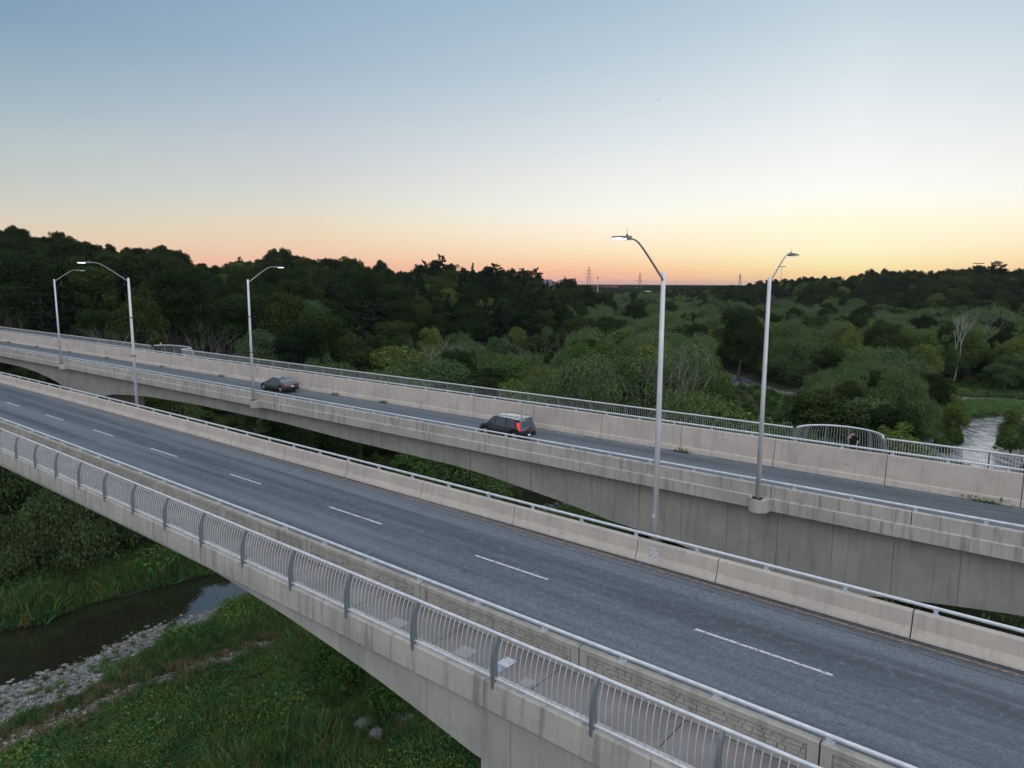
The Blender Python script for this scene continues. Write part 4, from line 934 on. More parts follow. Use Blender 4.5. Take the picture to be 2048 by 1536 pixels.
for kd in ('oak', 'ash', 'willow', 'pine', 'shrub'):
    qs = [q for q in REST if q[0] == kd]; src = [v for k, v in sorted(USED.items(), key=lambda z: str(z[0])) if k[0] == kd]
    if not qs or not src: continue
    A = np.array([(q[1], q[2]) for q in qs]); z = ground(A[:, 0], A[:, 1])-.1; H = KINDS[kd][0]
    lb = {'oak': 'mass of distant dark broadleaf woodland on the ridges and valley floor', 'ash': 'mass of distant brighter green trees in the valley', 'willow': 'mass of distant silvery willows in the valley', 'pine': 'mass of dark pines on the left slope', 'shrub': 'mass of low shrubs between the valley trees'}[kd]
    scatter('woodland', np.c_[A, z], [(0, 0, q[5]) for q in qs], [(q[3]/H*q[4], q[3]/H*q[4], q[3]/H) for q in qs], src, lb, 'woodland', seed=len(qs))
# far plain beyond the valley gap
rg = np.random.default_rng(5); m = 2600; Yf = 1150+3200*rg.random(m)**1.2; Uf = rg.uniform(.02, .34, m); Xf = Uf*Yf
sel = [k for k in range(m)]; z = ground(Xf, Yf)-.5; src = [v for k, v in USED.items() if k[0] == 'oak'][:4]
pyf = 768; sc_ = rg.uniform(.55, .8, m)
scatter('distant_woodland', np.c_[Xf, Yf, z], np.c_[np.zeros(m), np.zeros(m), rg.uniform(0, 6, m)], np.c_[sc_*1.5, sc_*1.5, sc_*.72], src, 'thin dark line of trees on the far plain under the pylons', 'woodland')
print('trees', len(TREES), 'rest', len(REST))

# ------------------------------------------------------------------ grass, stones and other ground cover
rg = np.random.default_rng(9)
def tuft(seed, n, rad, h, w, mt, leafy=0.0, lean=.35):
    r = np.random.default_rng(seed); a = r.uniform(0, 6.283, n); q = rad*np.sqrt(r.random(n)); b = np.stack([np.cos(a)*q, np.sin(a)*q, np.full(n, -.05)], 1)
    d = np.stack([r.normal(size=n)*lean, r.normal(size=n)*lean, np.ones(n)], 1); d /= np.linalg.norm(d, axis=1)[:, None]; hh = h*r.uniform(.5, 1.15, n)
    if leafy:
        c = b+d*(hh*r.uniform(.25, 1, n))[:, None]; return soup('leaves', quads(c, r.normal(size=(n, 3))+np.array([0, 0, .8]), leafy*r.uniform(.6, 1.3, n), leafy*1.4*r.uniform(.6, 1.3, n), r), 4, mt)
    sd_ = np.cross(d, r.normal(size=(n, 3))); sd_ /= np.linalg.norm(sd_, axis=1)[:, None]
    V = np.stack([b-sd_*w/2, b+d*hh[:, None]*.5+sd_*w/2, b+d*hh[:, None]+sd_*.12*hh[:, None], b+d*hh[:, None]*.5-sd_*w/2], 1).reshape(-1, 3)
    return soup('blades', V, 4, mt)
TUF = {'grass': [tuft(1, 90, .38, .62, .045, ML['grass']), tuft(2, 90, .40, .80, .05, ML['grass'], lean=.45), tuft(3, 70, .36, .5, .05, ML['grass'])],
       'weed': [tuft(4, 110, .40, .75, .04, ML['weed'], leafy=.10), tuft(5, 110, .36, .55, .04, ML['weed'], leafy=.08)],
       'hay': [tuft(6, 70, .36, .6, .03, ML['hay']), tuft(7, 60, .30, .42, .035, ML['hay'], lean=.6)]}
def lattice(x0, x1, y0, y1, sp):
    A, B = np.meshgrid(np.arange(x0, x1, sp), np.arange(y0, y1, sp)); A = A.ravel()+rg.uniform(-.5, .5, A.size)*sp; B = B.ravel()+rg.uniform(-.5, .5, B.size)*sp; return A, B
X, Y = lattice(-64, 12, 34, 96, .34)
vis = np.abs(X/np.maximum(Y, 1)) < .80; X, Y = X[vis], Y[vis]
d, sd_ = river_d(X, Y); gw = np.where(sd_ > 0, gravel_w(X), .35); dd_ = dry_d(X, Y)
pat = np.sin(X*.55+2)*np.cos(Y*.47)+np.sin(X*.21-Y*.33)+rg.normal(size=X.size)*.45
pat2 = np.sin(X*.9-1)*np.sin(Y*.8+X*.3)+rg.normal(size=X.size)*.35
keep = (d > gw) & ((dd_ > .75) | (rg.random(X.size) < .12)) | ((d > .6) & (d <= gw) & (sd_ > 0) & (rg.random(X.size) < .16+.22*(pat2 > .4)))
dens = np.where(Y > 75, .5, 1.0); keep &= rg.random(X.size) < dens
X, Y, d, gw, pat, pat2, dd_, sd_ = [q[keep] for q in (X, Y, d, gw, pat, pat2, dd_, sd_)]
onbar = d < gw; near_dry = dd_ < 1.15+rg.random(X.size)*.7
kk = np.where(near_dry & (rg.random(X.size) < .75), 2, np.where((pat > .15), 1, 0)); kk = np.where((pat2 < -1.25) & (kk == 0) & (Y < 52), 2, kk)
sz = (.45+.95*np.clip(.45+.42*pat2+.25*np.sin(X*.35+Y*.5), 0, 1.5))*rg.uniform(.65, 1.3, X.size); sz = np.where(onbar, sz*.55, sz); sz = np.where((d-gw > 0) & (d-gw < 3) & (Y > 50), sz*1.25, sz)
sz = np.where(sd_ < 0, sz*1.2, sz)
Z = ground(X, Y)
src = {}
spots = {'grass': [(-20.0, 44.5), (-16.0, 46.5), (-12, 50)], 'weed': [(-18, 41.5), (-14, 48)], 'hay': [(-24.2, 46.1), (-27.2, 42.0)]}
for k, nm in (('grass', 'tall green grass on the river bank'), ('weed', 'leafy green weeds among the bank grass'), ('hay', 'dry straw coloured grass beside the gravel')):
    src[k] = []
    for m_, (x, y) in zip(TUF[k], spots[k]):
        o = obj({'grass': 'grass_tuft', 'weed': 'weed_tuft', 'hay': 'dry_grass_tuft'}[k], m_, None, (x, y, ground1(x, y))); tag(o, nm, {'grass': 'grass', 'weed': 'weeds', 'hay': 'grass'}[k], kind='stuff'); src[k].append((o,))
for i, (k, nm, lb) in enumerate((('grass', 'bank_grass', 'tall green grass covering both banks of the stream'), ('weed', 'bank_weeds', 'patches of leafy green weeds in the bank grass'), ('hay', 'dry_grass', 'strip of dry straw coloured grass along the old gravel channel'))):
    m_ = kk == i; n = int(m_.sum())
    scatter(nm, np.c_[X[m_], Y[m_], Z[m_]], np.c_[rg.normal(size=n)*.12, rg.normal(size=n)*.12, rg.uniform(0, 6.28, n)], np.stack([sz[m_]]*2+[sz[m_]*rg.uniform(.8, 1.3, n)], 1), src[k], lb, 'grass', seed=i)
# undergrowth through the woods and the meadow at right
def cover(x0, x1, y0, y1, sp, key, kd, s0_, s1_, nm, lb, cat, cond=None, umax=.85):
    X, Y = lattice(x0, x1, y0, y1, sp); m_ = np.abs(X/Y) < umax; X, Y = X[m_], Y[m_]; d, sd_ = river_d(X, Y); m_ = d > np.where(sd_ > 0, gravel_w(X), .4)+.6
    P = np.c_[X, Y]; t_ = P@N_[:2]; s_ = P@E_[:2]; 
    if cond is not None: m_ &= cond(X, Y, t_, s_, d)
    X, Y = X[m_], Y[m_]; n = len(X); s = rg.uniform(s0_, s1_, n)
    scatter(nm, np.c_[X, Y, ground(X, Y)-.05], np.c_[np.zeros(n), np.zeros(n), rg.uniform(0, 6.28, n)], np.stack([s, s, s*rg.uniform(.7, 1.1, n)], 1), kd, lb, cat, seed=7)
shr = [v for k, v in USED.items() if k[0] == 'shrub']
cover(-150, 260, 84, 330, 3.6, 0, shr, .28, .62, 'undergrowth', 'low bushes and undergrowth between the valley trees', 'undergrowth', cond=lambda X, Y, t, s, d: ~((X > 72) & (Y > 145) & (Y < 178) & (X/Y > .58)) & (d > 2.0))
cover(60, 160, 100, 182, .8, 0, src['grass']+src['weed'], 1.2, 2.2, 'meadow_grass', 'green meadow grass on the river bend at the right edge', 'grass')
cover(-14, 60, 66, 112, 1.1, 0, src['grass']+src['weed'], 1.0, 2.0, 'valley_grass', 'grass and weeds on the valley floor between the bridges', 'grass')

import bmesh
MBO = concrete('boulder_rock', (.20, .20, .20), (.12, .12, .12), .0, .6)
MS = mat('river_stone', (.30, .30, .29), .85); t = MS.node_tree; oi = t.nodes.new('ShaderNodeObjectInfo')
t.links.new(mixn(t, mr(t, noise(t, geo(t).outputs['Position'], 3, 3), .35, .7), ramp(t, oi.outputs['Random'], [(0, (.12,.118,.11)), (.5, (.26,.26,.255)), (1, (.42,.42,.415))]), (.20, .198, .19)), bsdf(MS).inputs['Base Color'])
SM = []
for i in range(6):
    bm = bmesh.new(); bmesh.ops.create_icosphere(bm, subdivisions=2, radius=.5); r = random.Random(i); ax = [Vector((r.gauss(0, 1), r.gauss(0, 1), r.gauss(0, 1))).normalized() for _ in range(7)]
    for v in bm.verts:
        k = 1.0
        for a in ax: k = min(k, (.36+.10*r.random())/max(.001, v.co.dot(a))) if v.co.dot(a) > .36 else k
        v.co *= k; v.co.x *= 1.25; v.co.y *= .9; v.co.z *= .42
    m_ = bpy.data.meshes.new('river_stone'); bm.to_mesh(m_); bm.free(); m_.materials.append(MS); SM.append(m_)
X = rg.uniform(-46, -19, 90000); Y = rg.uniform(34, 68, 90000); d, sd_ = river_d(X, Y); gw = gravel_w(X)
m_ = (sd_ > 0) & (d < gw+.25) & (d > -.9) & (rg.random(90000) < np.where(d < 0, .06, .9)); X, Y, d = X[m_], Y[m_], d[m_]
n = len(X); S = .06+.26*rg.random(n)**3.4; S = np.where(d < 0, S*1.6, S); o_ = np.argsort(-S); X, Y, d, S = X[o_], Y[o_], d[o_], S[o_]
gs = []
for i in range(150):
    z = max(ground1(X[i], Y[i]), -.05); o = obj('river_stone', SM[i % 6], None, (X[i], Y[i], z+.03), rg.uniform(0, 6.28), (S[i],)*3)
    tag(o, 'pale flat stone on the gravel bar beside the stream' if d[i] > 0 else 'pale stone standing in the shallow water of the stream', 'stone', 'stones on the gravel bar' if d[i] > 0 else 'stones in the stream'); gs.append((o,))
n0 = 150; n1 = min(n, 24000); k = n1-n0
scatter('gravel', np.c_[X[n0:n1], Y[n0:n1], np.maximum(ground(X[n0:n1], Y[n0:n1]), -.03)+.015], np.c_[rg.normal(size=k)*.15, rg.normal(size=k)*.15, rg.uniform(0, 6.28, k)], np.stack([S[n0:n1]*rg.uniform(.8, 1.3, k)]*3, 1), gs[:6], 'pale gravel and small stones covering the bar beside the stream', 'gravel')
# dry channel and the bar between the bridges
q = rg.random(1500)*(len(DRY)-1); i_ = q.astype(int); f_ = (q-i_)[:, None]; P = DRY[i_]*(1-f_)+DRY[i_+1]*f_+rg.normal(size=(1500, 2))*.6
P2 = np.c_[rg.uniform(-4, 11, 2600), rg.uniform(82, 94, 2600)]; d2, s2 = river_d(P2[:, 0], P2[:, 1]); P2 = P2[(s2 > 0) & (d2 < gravel_w(P2[:, 0])) & (d2 > -.8)]; P = np.concatenate([P, P2]); n = len(P); s = .06+.2*rg.random(n)**2
scatter('gravel', np.c_[P, np.maximum(ground(P[:, 0], P[:, 1]), -.03)+.02], np.c_[np.zeros(n), np.zeros(n), rg.uniform(0, 6.28, n)], np.stack([s]*3, 1), gs[:6], 'scattered gravel in the dry channel and on the bar between the bridges', 'gravel')
for x, y, s, lb in ((-8.6, 38.4, 1.25, 'large grey boulder under the girder near the bottom of the photo'), (-6.3, 38.6, 1.2, 'second grey boulder, right of the largest one under the girder'), (-5.2, 40.2, 1.3, 'third boulder, farther back under the girder'), (-7.7, 37.3, 1.0, 'small reddish boulder in front of the large one under the girder'), (-3.0, 37.6, .9, 'small boulder beside the foot of the pier')):
    m_ = SM[int(s*10) % 6].copy(); m_.materials.clear(); m_.materials.append(MBO); tag(obj('boulder', m_, None, (x, y, ground1(x, y)+.12), x, (s, s, s*1.2)), lb, 'boulder')

# bare trees
def bare(u, D, ty, seed, label, mt=None, depth=5, spread=.42, multi=1, group=None, r0=None, l0=.30):
    x = (u-1024)/FPX*D; zb = ground1(x, D); _, vb, _ = top_px(x, D, zb); _, v1, _ = top_px(x, D, zb+10); h = 10*(vb-ty)/(vb-v1)
    e = empty('dead_tree', (x, D, zb), label, 'tree', group); m_ = dead(seed, h, depth, spread, mt, r0=r0, multi=multi, l0=l0)
    zz = max(v.co.z for v in m_.vertices); o = obj('branches', m_, e); o.scale = (h/zz,)*3
BG = 'bare grey trees behind the far railing'
for k, (u, D, ty, mu, lb) in enumerate([(378, 118, 642, 2, 'leftmost bare grey tree right of the white lookout'), (412, 120, 640, 3, 'tallest bare grey tree right of the white lookout'), (446, 122, 655, 2, 'bare grey tree leaning right, left of the lamp beside the sedan'), (468, 119, 672, 2, 'small bare tree just left of the lamp beside the sedan'),
    (232, 112, 640, 2, 'bare twiggy tree seen left of the left lit lamp'), (212, 110, 655, 2, 'faint bare tree left of the left lit lamp'), (535, 124, 672, 2, 'thin bare trunks just right of the lamp beside the sedan'), (556, 124, 662, 2, 'slender bare tree above the grey sedan'), (650, 126, 676, 2, 'grey branches below a leafy tree right of the sedan'),
    (876, 150, 666, 4, 'broad bare grey bush like tree below the tallest skyline pine'), (905, 150, 676, 3, 'second bare bush like tree right of the broad one'), (1070, 168, 662, 2, 'bare grey tree at the foot of the pines, right of the black car'), (1148, 182, 644, 2, 'tall thin bare trunks below the end of the left ridge'), (1168, 182, 655, 1, 'short bare trunk right of the tall thin ones'),
    (1298, 108, 694, 3, 'large bare twiggy tree immediately left of the tallest lamp'), (1352, 110, 686, 3, 'large bare twiggy tree immediately right of the tallest lamp'), (1830, 170, 700, 3, 'greyish bare bush among the willows at right'), (1618, 260, 600, 1, 'thin bare tree far back on the valley floor')]):
    bare(u, D, ty, 100+k, lb, None, 5, .42, mu, BG, r0=.11 if D < 140 else .13)
bare(1913, 190, 614, 300, 'white dead tree with a bent trunk standing above the willows at right', MDEADW, 6, .26, 1, r0=.26, l0=.42)
bare(1945, 200, 600, 301, 'smaller bare tree behind the white dead one', MDEAD, 5, .4, 1, r0=.2)

# weeds growing at the foot of the far barrier
def wallweed(xp, s, lb):
    a = s_at(FAR, 38.6, -10, xp); P = BP(FAR, a, 38.55, -9.98); me_ = soup('leaves', quads(rg.normal(size=(90, 3))*np.array([.42, .10, .10])*s+np.array([0, 0, .08*s]), rg.normal(size=(90, 3)), .09*s, .13*s, rg), 4, ML['weed'])
    e = empty('weed_clump', tuple(P), lb, 'weeds', 'weeds along the far barrier'); e.rotation_euler = (0, 0, brz(FAR, a)); obj('leaves', me_, e)
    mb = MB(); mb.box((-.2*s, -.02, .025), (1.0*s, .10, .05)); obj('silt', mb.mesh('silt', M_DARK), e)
for xp, s, lb in ((1980, 1.0, 'green weed at the foot of the far barrier near the right edge'), (1366, .85, 'weed at the foot of the far barrier right of the tallest lamp'), (768, .8, 'weed at the barrier foot between the cars, nearer the black car'), (672, .75, 'dark tuft at the barrier foot just right of the sedan'), (444, .75, 'weed at the barrier foot left of the lamp beside the sedan'), (325, .6, 'weed at the barrier foot below the white lookout'), (215, .6, 'weed tuft at the barrier foot left of the left lit lamp'), (140, .6, 'weed tuft at the barrier foot right of the farthest lamp'), (74, .6, 'weed tuft at the barrier foot left of the farthest lamp'), (18, .8, 'weed tuft at the barrier foot at the left edge')): wallweed(xp, s, lb)
# steel plates let into the sidewalk
for k, (s, l_, w_, lb, mt_) in enumerate(((-12.35, .5, .5, 'first pale square patch on the sidewalk', M_WALK), (-11.15, .75, .42, 'bright two part steel plate on the sidewalk by the fourth railing post', M_STEEL), (-10.15, .35, .35, 'small pale square patch on the sidewalk right of the steel plate', M_WALK), (-15.0, .6, .4, 'pale square patch on the sidewalk farther left', M_WALK))):
    mb = MB(); t0 = 12.75 if k != 1 else 12.9
    q = BP(NEAR, s, t0+w_/2, -9.895); 
    if k == 1:
        e = empty('cover_plate', tuple(q), lb, 'plate')
        for j in (0, 1):
            mb = MB(); mb.box((0, (j-.5)*w_, .004+.003*j), (.36, w_*.97, .008), 0); p = obj('steel_plate', mb.mesh('steel_plate', M_STEEL if j else mat('blue_grey_plate', (.22, .29, .38), .45)), e, rz=0)
            for a_ in (-.13, .13): 
                mb = MB(); mb.box((a_, (j-.5)*w_+.12, .012+.003*j), (.03, .03, .01)); obj('bolt', mb.mesh('bolt', M_DARK), p)
        e.rotation_euler = (0, 0, brz(NEAR, s))
    else:
        mb.box((0, 0, .002), (l_, w_, .006)); tag(obj('repair_patch', mb.mesh('repair_patch', mat('pale_patch', (.27, .27, .27), .8)), None, tuple(q), brz(NEAR, s)), lb, 'patch')

# ------------------------------------------------------------------ cars
MGL = mat('car_glass', (.045, .055, .062), .05, spec=1.0); MTY = mat('tyre', (.012, .012, .012), .85); MRIM = mat('wheel_rim', (.30, .31, .33), .35, .8); MCHR = mat('plate_white', (.65, .66, .68), .5)
MRED = mat('tail_light_lit', (.6, .02, .02), .3, emit=(1, .03, .04), estr=.9); MREDD = mat('tail_light_dim', (.35, .02, .03), .25, emit=(1, .05, .08), estr=.12); MHEAD = mat('headlight', (.8, .78, .72), .2, emit=(1, .9, .75), estr=.9)
def loft(mb, secs, cap=True, mi=0):
    m_ = len(secs[0]); V = np.concatenate([np.asarray(s_) for s_ in secs]); n = len(secs)
    F = [(i*m_+j, i*m_+(j+1) % m_, (i+1)*m_+(j+1) % m_, (i+1)*m_+j) for i in range(n-1) for j in range(m_)]
    if cap: F += [tuple(range(m_)), tuple((n-1)*m_+j for j in range(m_))[::-1]]
    mb.add(V, F, mi=mi)
def car(name, label, s, t, L, W, H, paint_, roof_, side, belt, roof, glassx, wheelx, wr, tails, lit, yaw=0.0, rail=False):
    base = BP(FAR, s, t, -9.995); e = empty(name, tuple(base), label, 'car'); e.rotation_euler = (0, 0, brz(FAR, s)+math.pi+yaw)
    w = W/2
    def at(tab, x): a = np.array(tab); return float(np.interp(x, a[:, 0], a[:, 1]))
    xs = np.linspace(-L/2, L/2, 41); secs = []
    for x in xs:
        f = abs(x)/(L/2); ww = w*(1-.16*max(0, (f-.80)/.20)**2); zt = at(belt, x); zb_ = .17+.10*max(0, (f-.86)/.14)
        arch = 0
        for wx in wheelx:
            q = wr*1.16; 
            if abs(x-wx) < q: arch = max(arch, math.sqrt(q*q-(x-wx)**2)+wr*.92-zb_)
        za = min(zb_+max(0, arch), zt-.12)
        secs.append([(x, -ww*.90, za), (x, -ww, za+.03), (x, -ww*1.005, (za+zt)/2), (x, -ww*.985, zt-.07), (x, -ww*.90, zt-.01), (x, 0, zt+.025), (x, ww*.90, zt-.01), (x, ww*.985, zt-.07), (x, ww*1.005, (za+zt)/2), (x, ww, za+.03), (x, ww*.90, za)])
    mb = MB(); loft(mb, secs); body = obj('body', fix(mb.mesh('body', paint_, smooth=False)), e)
    me_ = body.data; me_.polygons.foreach_set('use_smooth', [True]*len(me_.polygons))
    # glasshouse
    x0, x1 = glassx; gx_ = np.linspace(x0, x1, 17); secs = []
    for x in gx_:
        zr = at(roof, x); zb_ = at(belt, x)-.05; k = (zr-zb_)/(H-zb_); wt_ = w*(.96-.20*k) ; secs.append([(x, -w*.955, zb_), (x, -wt_, max(zr-.05, zb_+.005)), (x, -wt_*.86, max(zr, zb_+.01)), (x, 0, max(zr+.02*k, zb_+.012)), (x, wt_*.86, max(zr, zb_+.01)), (x, wt_, max(zr-.05, zb_+.005)), (x, w*.955, zb_)])
    mb = MB(); loft(mb, secs); obj('windows', fix(mb.mesh('windows', MGL)), e)
    # roof skin and pillars
    rx = [x for x in np.linspace(x0, x1, 61) if at(roof, x) > H-.085]; secs = []
    for x in np.linspace(min(rx), max(rx), 12):
        zr = at(roof, x)+.012; wt_ = w*.775; secs.append([(x, -wt_, zr-.055), (x, -wt_*.86, zr), (x, 0, zr+.025), (x, wt_*.86, zr), (x, wt_, zr-.055), (x, wt_*.8, zr-.07), (x, -wt_*.8, zr-.07)])
    mb = MB(); loft(mb, secs); rf = obj('roof', fix(mb.mesh('roof', roof_, smooth=False)), e)
    if rail:
        for sg in (-1, 1):
            mb = MB(); mb.tube([(min(rx)+.1, sg*w*.66, H+.0), (min(rx)+.2, sg*w*.66, H+.045), (max(rx)-.2, sg*w*.66, H+.045), (max(rx)-.1, sg*w*.66, H)], .014, 6); obj('roof_rail', mb.mesh('roof_rail', MTY), rf)
    mb = MB(); mb.box((min(rx)+.25, 0, H+.05), (.12, .03, .06)); obj('antenna', mb.mesh('antenna', MTY), rf)
    def pil(xa, xb, wd_):
        for sg in (-1, 1):
            za = at(belt, xa)-.03; zb2 = at(roof, xb)-.04; y0 = w*.962; y1 = w*.775
            mb = MB(); V = [(xa-wd_/2, sg*y0, za), (xa+wd_/2, sg*y0, za), (xb+wd_/2, sg*y1, zb2), (xb-wd_/2, sg*y1, zb2)]; V += [(x, y-sg*.03, z) for x, y, z in V]; V[:4] = [(x, y+sg*.012, z) for x, y, z in V[:4]]
            mb.add(V, [(0,1,2,3), (7,6,5,4), (0,4,5,1), (1,5,6,2), (2,6,7,3), (3,7,4,0)]); obj('pillar', fix(mb.mesh('pillar', paint_)), e)
    for p in side: pil(*p)
    for wx in wheelx:
        for sg in (-1, 1):
            mb = MB(); mb.tube([(wx, sg*(w-.20), wr), (wx, sg*(w-.18), wr), (wx, sg*(w-.03), wr), (wx, sg*(w-.005), wr)], [wr*.9, wr, wr, wr*.88], 20); wh = obj('wheel', mb.mesh('tyre', MTY, smooth=False), e)
            mb = MB(); mb.tube([(wx, sg*(w-.01), wr), (wx, sg*(w+.004), wr)], [wr*.64, wr*.60], 16)
            for a_ in range(5):
                c, s_ = math.cos(a_*1.2566), math.sin(a_*1.2566); mb.tube([(wx, sg*(w+.006), wr), (wx+c*wr*.6, sg*(w+.006), wr+s_*wr*.6)], .022, 4)
            obj('rim', mb.mesh('rim', MRIM), wh)
    for p in tails:  # polygons in (y, z) on the tail, mirrored
        for sg in (-1, 1):
            V = []; 
            for y, z in p: V.append((-L/2+p_off(y, w, L)-.045 + (at(tailx, z) if tailx else 0), sg*y*w, z))
            n_ = len(V); V += [(x+.12, y, z) for x, y, z in V]; mb = MB(); mb.add(V, [tuple(range(n_)), tuple(range(2*n_-1, n_-1, -1))]+[(i, (i+1) % n_, n_+(i+1) % n_, n_+i) for i in range(n_)]); obj('tail_light', fix(mb.mesh('tail_light', MRED if lit else MREDD)), e)
    for sg in (-1, 1):
        mb = MB(); hx = L/2-.20; zt = at(belt, L/2-.15)-.10; mb.add([(hx+.16, sg*w*.62, zt-.08), (hx, sg*w*.93, zt-.06), (hx-.14, sg*w*.985, zt), (hx, sg*w*.93, zt+.05), (hx+.13, sg*w*.62, zt+.03), (hx-.05, sg*w*.7, zt)], [(0,1,2,3,4), (0,4,5), (4,3,5), (3,2,5), (2,1,5), (1,0,5)]); obj('headlight', fix(mb.mesh('headlight', MHEAD)), e)
        mb = MB(); mx = x1-.42; mb.box((mx, sg*(w+.07), at(belt, mx)+.05), (.09, .17, .11)); mb.box((mx, sg*(w-.02), at(belt, mx)+.02), (.05, .12, .03)); obj('side_mirror', mb.mesh('side_mirror', paint_), e)
        for xh in (wheelx[0]+.55, wheelx[0]+1.35):
            mb = MB(); mb.box((xh, sg*(w+.008), at(belt, xh)-.14), (.15, .02, .025)); obj('door_handle', mb.mesh('door_handle', paint_), e)
        mb = MB(); mb.box(((wheelx[0]+wheelx[1])/2, sg*(w-.015), .24), (wheelx[1]-wheelx[0]-2*wr-.1, .05, .10)); obj('sill', mb.mesh('sill', MTY), e)
    mb = MB(); mb.box((-L/2+.03, 0, .34), (.12, W*.84, .16)); bp = obj('bumper', mb.mesh('bumper', MTY), e)
    mb = MB(); mb.box((-L/2-.035, .02, .36 if lit else .60), (.02, .27, .14)); obj('licence_plate', mb.mesh('licence_plate', MCHR), e)
    return e
def p_off(y, w, L): f = max(0, abs(y)-.55)/.45; return .17*f*f
MBLK = mat('black_car_paint', (.006, .0065, .008), .16, spec=.6); MROOF = mat('car_roof_painted_sheen', (.42, .40, .40), .12, .6, .9); MGRY = mat('grey_green_car_paint', (.045, .052, .055), .22, .3, .6)  # black car's roof coloured pale to stand for sky reflected in it
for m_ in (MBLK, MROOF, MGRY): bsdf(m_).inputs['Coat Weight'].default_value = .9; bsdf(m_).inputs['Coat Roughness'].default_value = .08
tailx = None
L = 3.72
tailx = [(.5, 0), (.72, .02), (1.28, .28)]
car('compact_suv', 'black boxy compact suv with lit red tail lights on the second bridge', -29.45, 35.2, L, 1.62, 1.46, MBLK, MROOF,
    [(-L/2+.42, -L/2+.46, .34), (-.55, -.50, .07), (.42, .36, .07), (1.12, .62, .07)],
    [(-L/2, .80), (-L/2+.15, .93), (.9, .90), (1.15, .88), (1.65, .80), (L/2-.06, .68), (L/2, .55)],
    [(-L/2+.06, .86), (-L/2+.32, 1.39), (-.9, 1.445), (0, 1.46), (.45, 1.44), (.62, 1.40), (1.22, .86)], (-L/2+.06, 1.22), (-L/2+.62, L/2-.66), .31,
    [[(.98, .72), (.74, .68), (.62, .75), (.82, .83), (.86, 1.18), (.94, 1.20), (.99, .95)]], True, rail=True)
L = 4.15; tailx = None
car('sedan', 'dark grey green sedan beside the lamp on the second bridge', -58.2, 37.0, L, 1.60, 1.27, MGRY, MGRY,
    [(-L/2+.95, -L/2+1.15, .22), (-.35, -.35, .06), (.45, .30, .06), (1.02, .50, .06)],
    [(-L/2, .78), (-L/2+.10, .90), (-L/2+.7, .90), (.9, .82), (1.5, .74), (L/2-.08, .60), (L/2, .45)],
    [(-L/2+.55, .86), (-L/2+1.10, 1.19), (-.55, 1.265), (0, 1.27), (.32, 1.235), (1.14, .80)], (-L/2+.55, 1.14), (-L/2+.78, L/2-.74), .29,
    [[(.96, .62), (.62, .64), (.60, .76), (.95, .80)]], False)

